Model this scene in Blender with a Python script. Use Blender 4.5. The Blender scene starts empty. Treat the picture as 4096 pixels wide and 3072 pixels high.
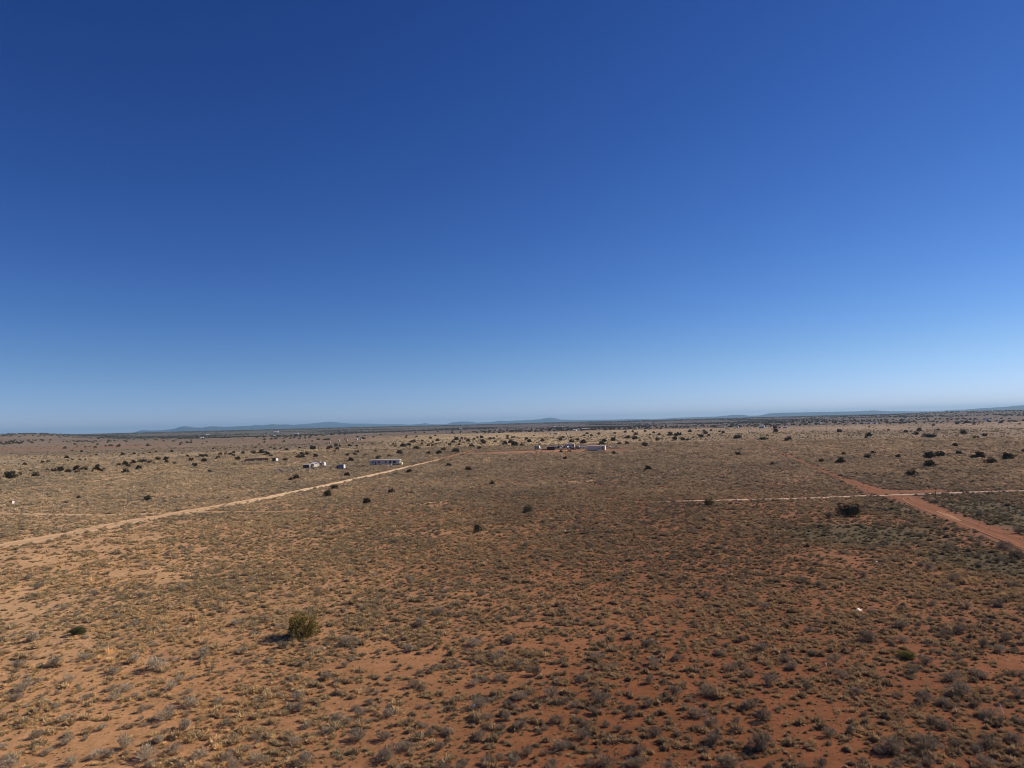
import bpy, math, random
import numpy as np
from mathutils import Vector, Matrix, bvhtree

SC = bpy.context.scene
COL = SC.collection
R = math.radians
random.seed(11)
RNG = np.random.default_rng(7)

# ------------------------------------------------------------------ camera
# photograph coordinates below are in its own 4096 x 3072 pixels
F = 2925.0                    # focal length in those pixels
CAM_H = 20.0
ROLL = math.atan(0.02515)
PITCH = math.atan(156.0 * math.cos(ROLL) / F)
R0 = np.array([1.0, 0, 0]); FW = np.array([0, math.cos(PITCH), math.sin(PITCH)])
U0 = np.array([0, -math.sin(PITCH), math.cos(PITCH)])
RT = math.cos(ROLL) * R0 - math.sin(ROLL) * U0
UP = math.sin(ROLL) * R0 + math.cos(ROLL) * U0

cd = bpy.data.cameras.new("camera"); cam = bpy.data.objects.new("camera", cd); COL.objects.link(cam)
cd.sensor_width = 36.0
cd.lens = 36.0 * F / 4096.0
cd.clip_start = 0.5; cd.clip_end = 120000.0
cam.matrix_world = Matrix(((RT[0], UP[0], -FW[0], 0), (RT[1], UP[1], -FW[1], 0), (RT[2], UP[2], -FW[2], CAM_H), (0, 0, 0, 1)))
SC.camera = cam

# ------------------------------------------------------------------ sky and sun
SUN_EL, SUN_AZ = 33.0, 68.0          # azimuth clockwise from +Y (the view direction)
w = bpy.data.worlds.new("World"); SC.world = w; w.use_nodes = True
nt = w.node_tree; nt.nodes.clear()
out = nt.nodes.new("ShaderNodeOutputWorld"); bg = nt.nodes.new("ShaderNodeBackground")
sky = nt.nodes.new("ShaderNodeTexSky"); sky.sky_type = 'NISHITA'; sky.sun_disc = False
sky.sun_elevation = R(SUN_EL); sky.sun_rotation = R(SUN_AZ)
sky.altitude = 1700; sky.air_density = 1.0; sky.dust_density = 0.05; sky.ozone_density = 3.0
sepc = nt.nodes.new("ShaderNodeSeparateColor"); comb = nt.nodes.new("ShaderNodeCombineColor")
nt.links.new(sky.outputs[0], sepc.inputs[0])
for ch, (g_, k_) in enumerate(((1.72, 0.265), (1.45, 0.414), (1.17, 0.934))):   # clear high-desert sky: deeper blue aloft
    pw = nt.nodes.new("ShaderNodeMath"); pw.operation = 'POWER'; pw.inputs[1].default_value = g_
    ml = nt.nodes.new("ShaderNodeMath"); ml.operation = 'MULTIPLY'; ml.inputs[1].default_value = k_
    nt.links.new(sepc.outputs[ch], pw.inputs[0]); nt.links.new(pw.outputs[0], ml.inputs[0]); nt.links.new(ml.outputs[0], comb.inputs[ch])
wtc = nt.nodes.new("ShaderNodeTexCoord"); wsp = nt.nodes.new("ShaderNodeSeparateXYZ"); nt.links.new(wtc.outputs['Generated'], wsp.inputs[0])
wmr = nt.nodes.new("ShaderNodeMapRange"); wmr.interpolation_type = 'SMOOTHSTEP'; wmr.inputs[1].default_value = -0.02; wmr.inputs[2].default_value = 0.095
wmr.inputs[3].default_value = 1; wmr.inputs[4].default_value = 0; nt.links.new(wsp.outputs[2], wmr.inputs[0])
wmx = nt.nodes.new("ShaderNodeMix"); wmx.data_type = 'RGBA'; wmx.blend_type = 'MULTIPLY'; wmx.inputs[7].default_value = (0.80, 0.98, 1.33, 1)   # clean blue air low down
nt.links.new(wmr.outputs[0], wmx.inputs[0]); nt.links.new(comb.outputs[0], wmx.inputs[6])
nt.links.new(wmx.outputs[2], bg.inputs[0]); nt.links.new(bg.outputs[0], out.inputs[0])
bg.inputs[1].default_value = 0.07
sd = bpy.data.lights.new("sun", 'SUN'); sun = bpy.data.objects.new("sun", sd); COL.objects.link(sun)
sd.energy = 5.0; sd.angle = R(0.53); sd.color = (1.0, 0.89, 0.72)
sv = Vector((math.sin(R(SUN_AZ)) * math.cos(R(SUN_EL)), math.cos(R(SUN_AZ)) * math.cos(R(SUN_EL)), math.sin(R(SUN_EL))))
sun.rotation_euler = sv.to_track_quat('Z', 'Y').to_euler(); sun.location = (60, 20, 60)
vs = SC.view_settings; vs.view_transform = 'Standard'; vs.look = 'None'; vs.exposure = 0.0; vs.gamma = 1.0; vs.use_curve_mapping = False
SC.cycles.pixel_filter_type = 'BLACKMAN_HARRIS'; SC.cycles.filter_width = 0.95

# ------------------------------------------------------------------ noise and terrain
def _hash(ix, iy, s):
    n = (ix * 374761393 + iy * 668265263 + s * 2147483647).astype(np.int64) & 0xffffffff
    n = ((n ^ (n >> 13)) * 1274126177) & 0xffffffff
    n = ((n ^ (n >> 16)) * 2246822519) & 0xffffffff
    return ((n ^ (n >> 15)) & 0xffffff) / float(0xffffff)

def noise(x, y, s=0):
    x = np.asarray(x, float); y = np.asarray(y, float)
    ix = np.floor(x).astype(np.int64); iy = np.floor(y).astype(np.int64)
    fx = x - ix; fy = y - iy
    fx = fx * fx * (3 - 2 * fx); fy = fy * fy * (3 - 2 * fy)
    a = _hash(ix, iy, s); b = _hash(ix + 1, iy, s); c = _hash(ix, iy + 1, s); d = _hash(ix + 1, iy + 1, s)
    return (a * (1 - fx) + b * fx) * (1 - fy) + (c * (1 - fx) + d * fx) * fy

def fbm(x, y, s=0, o=4):
    t = 0; a = 0.5; n = 0
    for k in range(o):
        t = t + a * noise(x * 2 ** k + 17.3 * k, y * 2 ** k - 9.1 * k, s + k); n += a; a *= 0.5
    return t / n

def sst(a, b, x):
    t = np.clip((np.asarray(x, float) - a) / (b - a), 0, 1)
    return t * t * (3 - 2 * t)

def gauss(v, c, s): return np.exp(-((v - c) / s) ** 2)

def terrain(x, y):
    x = np.asarray(x, float); y = np.asarray(y, float)
    r = np.hypot(x, y); az = np.degrees(np.arctan2(x, y))
    h = 0.22 * (fbm(x / 5.0, y / 5.0, 3, 3) - 0.5) * (1 - sst(250, 600, r))
    h = h + 0.45 * (fbm(x / 140, y / 140, 5, 3) - 0.5) * sst(60, 260, r) * (1 - sst(1200, 2500, r))
    h = h + 14 * (fbm(x / 1400, y / 1400, 9, 4) - 0.55) * sst(1500, 3000, r) * (1 - 0.7 * sst(4000, 5200, r))
    h = h + 27 * gauss(az, -34, 4.2) * gauss(r, 3300, 900)
    h = h + 20 * gauss(az, 33, 7.5) * gauss(r, 4200, 800) * (0.85 + 0.15 * noise(x / 300, y / 300, 2))
    h = h + (14.5 + 4 * (fbm(x / 700, y / 700, 12, 3) - 0.5)) * gauss(r, 5600, 1100)
    return h * (1 - sst(7000, 9000, r))

def unproj(px, py, steps=6):
    """photo pixel -> point on the ground"""
    px = np.atleast_1d(np.asarray(px, float)); py = np.atleast_1d(np.asarray(py, float))
    d = ((px - 2048) / F)[:, None] * RT + ((1536 - py) / F)[:, None] * UP + FW
    z = np.zeros(len(px))
    for _ in range(steps):
        t = (z - CAM_H) / np.minimum(d[:, 2], -1e-4)
        X = d[:, 0] * t; Y = d[:, 1] * t
        z = terrain(X, Y) * 0.7 + z * 0.3
    return np.stack([X, Y, terrain(X, Y)], 1)

def proj(P):
    P = np.atleast_2d(P) - np.array([0, 0, CAM_H])
    f = P @ FW
    return 2048 + F * (P @ RT) / f, 1536 - F * (P @ UP) / f, f

# ------------------------------------------------------------------ helpers
def tag(o, label=None, cat=None, group=None, kind=None):
    if label: o["label"] = label
    if cat: o["category"] = cat
    if group: o["group"] = group
    if kind: o["kind"] = kind
    return o

def mesh_np(name, V, Fc):
    me = bpy.data.meshes.new(name)
    me.from_pydata([tuple(v) for v in V], [], [tuple(f) for f in Fc]); me.update()
    return me

def link(name, me, mat=None, parent=None):
    o = bpy.data.objects.new(name, me); COL.objects.link(o)
    if mat is not None and len(me.materials) == 0: me.materials.append(mat)
    if parent is not None: o.parent = parent
    return o

def empty(name, loc, rz=0.0):
    o = bpy.data.objects.new(name, None); COL.objects.link(o)
    o.empty_display_size = 0.5
    o.location = loc; o.rotation_euler = (0, 0, rz)
    return o

class MB:
    """collects boxes, prisms and tubes into one mesh"""
    def __init__(s): s.v = []; s.f = []
    def add(s, V, Fc):
        b = len(s.v); s.v += [tuple(p) for p in V]; s.f += [tuple(i + b for i in f) for f in Fc]; return s
    def box(s, x0, x1, y0, y1, z0, z1):
        V = [(x0, y0, z0), (x1, y0, z0), (x1, y1, z0), (x0, y1, z0), (x0, y0, z1), (x1, y0, z1), (x1, y1, z1), (x0, y1, z1)]
        return s.add(V, [(3, 2, 1, 0), (4, 5, 6, 7), (0, 1, 5, 4), (1, 2, 6, 5), (2, 3, 7, 6), (3, 0, 4, 7)])
    def prism(s, prof, y0, y1):
        """profile of (x, z) pulled along y"""
        n = len(prof)
        V = [(x, y0, z) for x, z in prof] + [(x, y1, z) for x, z in prof]
        return s.add(V, [tuple(range(n)), tuple(range(2 * n - 1, n - 1, -1))] + [(i, i + n, (i + 1) % n + n, (i + 1) % n) for i in range(n)])
    def prism_x(s, prof, x0, x1):
        n = len(prof)
        V = [(x0, y, z) for y, z in prof] + [(x1, y, z) for y, z in prof]
        return s.add(V, [tuple(range(n - 1, -1, -1)), tuple(range(n, 2 * n))] + [(i, (i + 1) % n, (i + 1) % n + n, i + n) for i in range(n)])
    def tube(s, a, b, r0, r1=None, n=8):
        r1 = r0 if r1 is None else r1
        a = Vector(a); b = Vector(b); d = (b - a).normalized()
        u = d.orthogonal().normalized(); v = d.cross(u)
        V = []
        for c, rr in ((a, r0), (b, r1)):
            for k in range(n):
                t = 2 * math.pi * k / n; V.append(c + (u * math.cos(t) + v * math.sin(t)) * rr)
        return s.add(V, [tuple(range(n - 1, -1, -1)), tuple(range(n, 2 * n))] + [(i, (i + 1) % n, (i + 1) % n + n, i + n) for i in range(n)])
    def build(s, name, mat, parent=None, bevel=0.0):
        me = bpy.data.meshes.new(name); me.from_pydata(s.v, [], s.f); me.update()
        o = link(name, me, mat, parent)
        if bevel > 0:
            m = o.modifiers.new("bevel", 'BEVEL'); m.width = bevel; m.segments = 2; m.limit_method = 'ANGLE'
        return o

# ------------------------------------------------------------------ materials
def newmat(name):
    m = bpy.data.materials.new(name); m.use_nodes = True
    t = m.node_tree; b = t.nodes["Principled BSDF"]
    return m, t, b

def N(t, typ, **kw):
    n = t.nodes.new(typ)
    for k, v in kw.items(): setattr(n, k, v)
    return n

def mix_rgb(t, fac, a, b, blend='MIX'):
    m = N(t, "ShaderNodeMix", data_type='RGBA', blend_type=blend)
    for sock, v in ((m.inputs[0], fac), (m.inputs[6], a), (m.inputs[7], b)):
        if isinstance(v, bpy.types.NodeSocket): t.links.new(v, sock)
        elif isinstance(v, (int, float)): sock.default_value = v
        else: sock.default_value = (*v, 1) if len(v) == 3 else v
    return m.outputs[2]

def ntex(t, scale, detail=4, rough=0.55, coord=None, dist=0.0):
    n = N(t, "ShaderNodeTexNoise"); n.inputs['Scale'].default_value = scale
    n.inputs['Detail'].default_value = detail; n.inputs['Roughness'].default_value = rough
    n.inputs['Distortion'].default_value = dist
    if coord is not None: t.links.new(coord, n.inputs['Vector'])
    return n.outputs['Fac']

def rmp(t, fac, lo, hi, a=0.0, b=1.0):
    m = N(t, "ShaderNodeMapRange"); m.inputs[1].default_value = lo; m.inputs[2].default_value = hi
    m.inputs[3].default_value = a; m.inputs[4].default_value = b; t.links.new(fac, m.inputs[0]); return m.outputs[0]

def mat_paint(name, col, wear=(0.25, 0.14, 0.08), amt=0.35, rough=0.6, metal=0.0, scale=2.0):
    m, t, b = newmat(name)
    tc = N(t, "ShaderNodeTexCoord").outputs['Object']
    n1 = rmp(t, ntex(t, scale, 6, 0.65, tc), 0.45, 0.75, 0.0, amt)
    n2 = rmp(t, ntex(t, scale * 6, 3, 0.6, tc), 0.3, 0.7, 0.88, 1.08)
    c = mix_rgb(t, n1, col, wear)
    hv = N(t, "ShaderNodeHueSaturation"); t.links.new(c, hv.inputs['Color']); t.links.new(n2, hv.inputs['Value'])
    t.links.new(hv.outputs[0], b.inputs['Base Color'])
    b.inputs['Roughness'].default_value = rough; b.inputs['Metallic'].default_value = metal
    return m

M = {}
M['white'] = mat_paint("white_paint", (0.80, 0.79, 0.77), amt=0.18)
M['offwhite'] = mat_paint("warmed_white_siding", (0.72, 0.60, 0.48), amt=0.3)  # white warmed against blue skylight on shaded sides; sunlit ends use plain white
M['cream'] = mat_paint("cream_paint", (0.72, 0.64, 0.40), amt=0.25)
M['grey'] = mat_paint("weathered_grey_board", (0.22, 0.21, 0.21), amt=0.4)
M['dark'] = mat_paint("dark_opening", (0.02, 0.018, 0.018), amt=0.2)
M['glass'] = mat_paint("window_glass", (0.03, 0.035, 0.045), amt=0.05, rough=0.15)
M['blue'] = mat_paint("faded_blue_paint", (0.13, 0.15, 0.22), amt=0.3)
M['lilac'] = mat_paint("faded_violet_blue_paint", (0.44, 0.33, 0.29), amt=0.25)
M['teal'] = mat_paint("faded_teal_paint", (0.22, 0.33, 0.33), amt=0.25)
M['rust'] = mat_paint("rusty_metal", (0.14, 0.055, 0.035), wear=(0.28, 0.12, 0.06), amt=0.5)
M['adobe'] = mat_paint("reddish_mud_wall", (0.30, 0.17, 0.115), wear=(0.38, 0.23, 0.15), amt=0.5, rough=0.95)
M['darkred'] = mat_paint("dark_red_brown_boards", (0.085, 0.04, 0.035), wear=(0.15, 0.09, 0.07), amt=0.5)
M['tin'] = mat_paint("dusty_tin_roof", (0.62, 0.56, 0.50), amt=0.3, rough=0.6)
M['pinktin'] = mat_paint("pinkish_white_roof", (0.62, 0.50, 0.50), amt=0.2)
M['rubber'] = mat_paint("black_rubber", (0.02, 0.02, 0.02), wear=(0.12, 0.09, 0.07), amt=0.3, rough=0.9)
M['wood'] = mat_paint("weathered_pale_wood", (0.48, 0.38, 0.22), wear=(0.3, 0.25, 0.2), amt=0.4, rough=0.9, scale=5)
M['post'] = mat_paint("dark_fence_wood", (0.06, 0.05, 0.045), wear=(0.16, 0.13, 0.11), amt=0.4, rough=0.9, scale=5)
M['bark'] = mat_paint("juniper_bark", (0.13, 0.10, 0.08), wear=(0.25, 0.21, 0.18), amt=0.5, rough=0.95, scale=6)

def mat_plant(name, spread=0.35, thin=0.3):
    """colour comes from the plant's own 'tint'; clumps and single leaves vary"""
    m, t, b = newmat(name)
    at = N(t, "ShaderNodeAttribute", attribute_type='INSTANCER', attribute_name='tint')
    tc = N(t, "ShaderNodeTexCoord").outputs['Object']
    n1 = rmp(t, ntex(t, 3.0, 3, 0.6, tc), 0.3, 0.7, 1 - spread, 1 + spread)
    hv = N(t, "ShaderNodeHueSaturation"); t.links.new(at.outputs['Vector'], hv.inputs['Color']); t.links.new(n1, hv.inputs['Value'])
    t.links.new(hv.outputs[0], b.inputs['Base Color'])
    b.inputs['Roughness'].default_value = 0.9; b.inputs['Specular IOR Level'].default_value = 0.1
    tl = N(t, "ShaderNodeBsdfTranslucent"); t.links.new(hv.outputs[0], tl.inputs[0])
    mx = N(t, "ShaderNodeMixShader"); mx.inputs[0].default_value = thin; t.links.new(b.outputs[0], mx.inputs[1]); t.links.new(tl.outputs[0], mx.inputs[2])
    t.links.new(mx.outputs[0], t.nodes["Material Output"].inputs['Surface'])
    return m
M['plant'] = mat_plant("dry_plant")
M['needle'] = mat_plant("juniper_needles", 0.45, 0.12)

# ------------------------------------------------------------------ ground zones
def px_patch(px, py, rx, ry): p = unproj(px, py)[0]; return (p[0], p[1], rx, ry)

BARE = [px_patch(*a) for a in [
    (30, 2235, 15, 17), (160, 2262, 12, 11), (120, 2450, 8, 9), (20, 2420, 7, 7), (230, 2500, 4.5, 4), (60, 2380, 5, 6), (560, 2290, 7, 4), (700, 2310, 6, 3.5),
    (330, 2190, 14, 10), (560, 2150, 12, 9), (420, 2960, 3.5, 2.2), (470, 2920, 3, 2), (1420, 2680, 4, 3), (1500, 2820, 5, 2.3),
    (1860, 2750, 3.5, 2), (1700, 2640, 4, 2.5), (2230, 2560, 4, 3), (2100, 2700, 5, 2.5), (2550, 2770, 5, 2.4), (2300, 2740, 4, 2.2),
    (3080, 2500, 4.5, 3.5), (3350, 2520, 4, 3), (3660, 2730, 5, 2.6), (3900, 2650, 5, 3), (3400, 2880, 3.5, 1.8), (3620, 2920, 3, 1.8),
    (2370, 1925, 13, 5), (1710, 2014, 8, 8), (3950, 2830, 3.5, 2), (1730, 2280, 5, 2), (3380, 2240, 9, 6), (2150, 2500, 3, 2), (1400, 2950, 3.5, 2), (1950, 2900, 3, 1.6)]]

ROADS = {}
def road_pts(pix):
    """smooth world polyline through photo pixels"""
    P = unproj([a[0] for a in pix], [a[1] for a in pix])[:, :2]
    out = []
    n = len(P)
    for i in range(n - 1):
        p0 = P[max(i - 1, 0)]; p1 = P[i]; p2 = P[i + 1]; p3 = P[min(i + 2, n - 1)]
        m = max(2, int(np.hypot(*(p2 - p1)) / 2.0))
        for k in range(m):
            t = k / m
            out.append(0.5 * ((2 * p1) + (-p0 + p2) * t + (2 * p0 - 5 * p1 + 4 * p2 - p3) * t * t + (-p0 + 3 * p1 - 3 * p2 + p3) * t ** 3))
    out.append(P[-1]); return np.array(out)

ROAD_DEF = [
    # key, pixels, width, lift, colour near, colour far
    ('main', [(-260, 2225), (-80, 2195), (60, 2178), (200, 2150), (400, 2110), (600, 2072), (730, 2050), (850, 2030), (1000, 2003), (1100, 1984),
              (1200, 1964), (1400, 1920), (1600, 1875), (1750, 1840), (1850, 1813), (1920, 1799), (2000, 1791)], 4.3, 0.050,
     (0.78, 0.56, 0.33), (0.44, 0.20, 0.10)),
    ('branch', [(-120, 2060), (100, 2056), (300, 2060), (600, 2055), (760, 2049), (900, 2047), (1100, 2047), (1230, 2046)], 2.6, 0.042,
     (0.60, 0.43, 0.26), (0.46, 0.29, 0.16)),
    ('building', [(365, 1928), (430, 1916), (550, 1897), (680, 1878), (800, 1858), (900, 1845), (980, 1845), (1060, 1842)], 4.0, 0.042,
     (0.50, 0.33, 0.19), (0.44, 0.25, 0.14)),
    ('left_edge', [(-60, 1968), (60, 1960), (180, 1945)], 3.0, 0.042, (0.38, 0.26, 0.17), (0.38, 0.26, 0.17)),
    ('yard', [(1955, 1812), (2050, 1811), (2150, 1806), (2250, 1804), (2350, 1802), (2440, 1800)], 62.0, 0.045, (0.40, 0.19, 0.10), (0.40, 0.19, 0.10)),
    ('cross', [(2560, 2009), (2700, 2005), (2900, 2001), (3100, 1997), (3300, 1990), (3450, 1984), (3600, 1979), (3750, 1973), (3900, 1968), (4096, 1963), (4350, 1957)], 2.6, 0.060,
     (0.62, 0.46, 0.33), (0.46, 0.32, 0.24)),
    ('red', [(4330, 2262), (4200, 2212), (4096, 2172), (3980, 2130), (3860, 2090), (3750, 2047), (3670, 2012), (3590, 1984), (3520, 1970), (3440, 1941), (3340, 1903), (3240, 1861),
             (3150, 1823), (3080, 1788), (3030, 1765), (2995, 1750)], 4.7, 0.052, (0.235, 0.092, 0.042), (0.25, 0.12, 0.065)),
    ('verge', [(3470, 1966), (3560, 1967), (3650, 1966), (3760, 1965)], 8.0, 0.047, (0.235, 0.10, 0.05), (0.235, 0.10, 0.05)),
    ('drift', [(3745, 2046), (3775, 2057), (3805, 2069), (3842, 2086)], 1.9, 0.085, (0.40, 0.235, 0.125), (0.36, 0.205, 0.11)),
    ('rut_one', [(3612, 1990), (3620, 2006), (3680, 2033), (3760, 2062), (3840, 2092), (3905, 2118), (3990, 2154), (4120, 2205)], 0.5, 0.075, (0.34, 0.165, 0.09), (0.31, 0.14, 0.075)),
    ('rut_two', [(3640, 1988), (3650, 2003), (3690, 2020), (3745, 2040), (3830, 2072), (3960, 2118), (4110, 2168)], 0.42, 0.075, (0.33, 0.155, 0.085), (0.28, 0.12, 0.062)),
    ('cluster', [(1300, 1877), (1380, 1871), (1460, 1870)], 3.0, 0.042, (0.44, 0.31, 0.22), (0.44, 0.31, 0.22)),
    ('far_left', [(-40, 1900), (200, 1893), (420, 1853), (600, 1833), (760, 1826), (1000, 1812)], 2.0, 0.042, (0.33, 0.24, 0.14), (0.33, 0.24, 0.14)),
]
for k, pix, wd, lift, c0, c1 in ROAD_DEF: ROADS[k] = (road_pts(pix), wd, lift, c0, c1)   # pixels only locate them; they lie on the ground

def seg_dist(x, y, P):
    d = np.full(x.shape, 1e9)
    step = max(1, len(P) // 60)
    Q = P[::step] if (len(P) - 1) % step == 0 else np.vstack([P[::step], P[-1:]])
    for a, b in zip(Q[:-1], Q[1:]):
        ab = b - a; L = max(ab @ ab, 1e-6)
        t = np.clip(((x - a[0]) * ab[0] + (y - a[1]) * ab[1]) / L, 0, 1)
        d = np.minimum(d, np.hypot(x - a[0] - t * ab[0], y - a[1] - t * ab[1]))
    return d

def road_mask(x, y, grow=0.0):
    m = np.zeros(x.shape)
    for k, (P, wd, *_r) in ROADS.items():
        lo = P.min(0) - 15; hi = P.max(0) + 15
        s = (x > lo[0]) & (x < hi[0]) & (y > lo[1]) & (y < hi[1])
        if s.any():
            d = seg_dist(x[s], y[s], P)
            hw = wd / 2 + grow
            if k == 'yard': hw = hw * 0.75
            if k == 'red': hw = hw * np.interp(y[s], [150, 165, 178, 200, 240], [1, 1.1, 1.5, 1.0, 0.42])
            m[s] = np.maximum(m[s], 1 - sst(hw - 0.5, hw + 0.9, d + 1.6 * (fbm(x[s] / 2.2, y[s] / 2.2, 31, 3) - 0.5)))
    return m

def bare_mask(x, y):
    m = np.zeros(x.shape)
    wob = 0.32 + 2.8 * (fbm(x / 2.6, y / 2.6, 41, 4) - 0.5)
    for (cx, cy, rx, ry) in BARE:
        s = (abs(x - cx) < rx * 2) & (abs(y - cy) < ry * 2)
        if s.any():
            q = np.hypot((x[s] - cx) / rx, (y[s] - cy) / ry) + wob[s]
            m[s] = np.maximum(m[s], 1 - sst(0.6, 1.05, q))
    return m

def side(x, y):
    """0 at the left edge of the view, 1 at the right edge"""
    return np.clip(np.degrees(np.arctan2(x, np.maximum(y, 1))) / 70.0 + 0.5, -0.2, 1.2)

GREEN = [px_patch(3930, 2050, 24, 32), px_patch(3450, 2130, 15, 16), px_patch(3950, 2240, 8, 14)]
def green_mask(x, y):
    m = np.zeros(x.shape)
    wob = 0.7 * (fbm(x / 9, y / 9, 44, 3) - 0.5)
    for (cx, cy, rx, ry) in GREEN:
        m = np.maximum(m, 1 - sst(0.5, 1.15, np.hypot((x - cx) / rx, (y - cy) / ry) + wob))
    return m

def zone_colour(x, y):
    """colour of the bare ground with some sun-side darkening in it, linear rgb"""
    r = np.hypot(x, y); s = side(x, y)
    def L(a, b, t): return np.asarray(a)[None] * (1 - t[:, None]) + np.asarray(b)[None] * t[:, None]
    sand_l = np.array((0.60, 0.36, 0.185)); sand_r = np.array((0.255, 0.108, 0.050))
    c = L(sand_l, sand_r, sst(-0.05, 0.68, s + 0.25 * (fbm(x / 35, y / 35, 51, 3) - 0.5)))  # sand differs left to right; darker sunward side also put into its colour
    pat = fbm(x / 14, y / 22, 52, 4)
    c = c * (0.86 + 0.28 * pat)[:, None]
    nr_ = (1 - sst(60, 95, r))[:, None]; c = c * (1 - nr_) + c * np.array((0.88, 0.80, 0.74)) * nr_
    mid = L((0.43, 0.315, 0.20), (0.32, 0.18, 0.105), sst(0.1, 0.62, s))
    patm = fbm(x / 60, y / 90, 53, 4)
    mid = mid * (0.8 + 0.4 * patm)[:, None]
    t = sst(110, 420, r + 160 * (patm - 0.5)); c = c * (1 - t[:, None]) + mid * t[:, None]
    g = green_mask(x, y) * 0.8; c = c * (1 - g[:, None]) + np.array((0.084, 0.078, 0.040)) * g[:, None]
    # pale dry grass band
    yb = y + 210 * (fbm(x / 150, y / 260, 54, 4) - 0.5) + 130 * sst(0.7, 1.0, s)
    left = 1 - sst(0.30, 0.42, s)
    band = sst(560, 690, yb) * (1 - sst(1380, 1620, yb)) * (1 - left * sst(640, 760, yb) * 0.85)
    gcol = L((0.42, 0.30, 0.165), (0.29, 0.20, 0.13), sst(0.4, 1, s)) * (0.62 + 0.76 * fbm(x / 70, y / 190, 55, 5))[:, None]
    far = L((0.25, 0.185, 0.125), (0.17, 0.12, 0.09), sst(0.2, 0.5, s)) * (0.78 + 0.44 * fbm(x / 400, y / 500, 56, 4))[:, None]
    t = sst(600, 760, yb); c = c * (1 - t[:, None]) + far * t[:, None]
    c = c * (1 - band[:, None]) + gcol * band[:, None]
    # red earth streaks beyond the grass on the left
    red = left * sst(900, 1000, y) * (1 - sst(1250, 1400, y)) * sst(0.5, 0.62, fbm(x / 200, y / 60, 57, 3)) * 0.6
    c = c * (1 - red[:, None]) + np.array((0.33, 0.16, 0.09)) * red[:, None]
    # dark scrub plain towards the horizon
    t = sst(1900, 2600, y + 900 * (fbm(x / 900, y / 900, 58, 3) - 0.5)); dk = L((0.15, 0.13, 0.09), (0.15, 0.11, 0.085), sst(0.2, 0.55, s))
    c = c * (1 - t[:, None]) + dk * t[:, None]
    bm = bare_mask(x, y) * sst(140, 200, r) * (1 - sst(400, 500, r)) * 0.8; c = c * (1 - bm[:, None]) + np.array((0.50, 0.29, 0.155)) * bm[:, None]
    # worn ground beside roads
    rm = road_mask(x, y, 2.2) * (1 - sst(450, 700, r)) * 0.75
    rc = L((0.52, 0.32, 0.16), (0.23, 0.10, 0.058), sst(0.1, 0.6, s)); c = c * (1 - rm[:, None]) + rc * rm[:, None]
    return c

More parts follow.
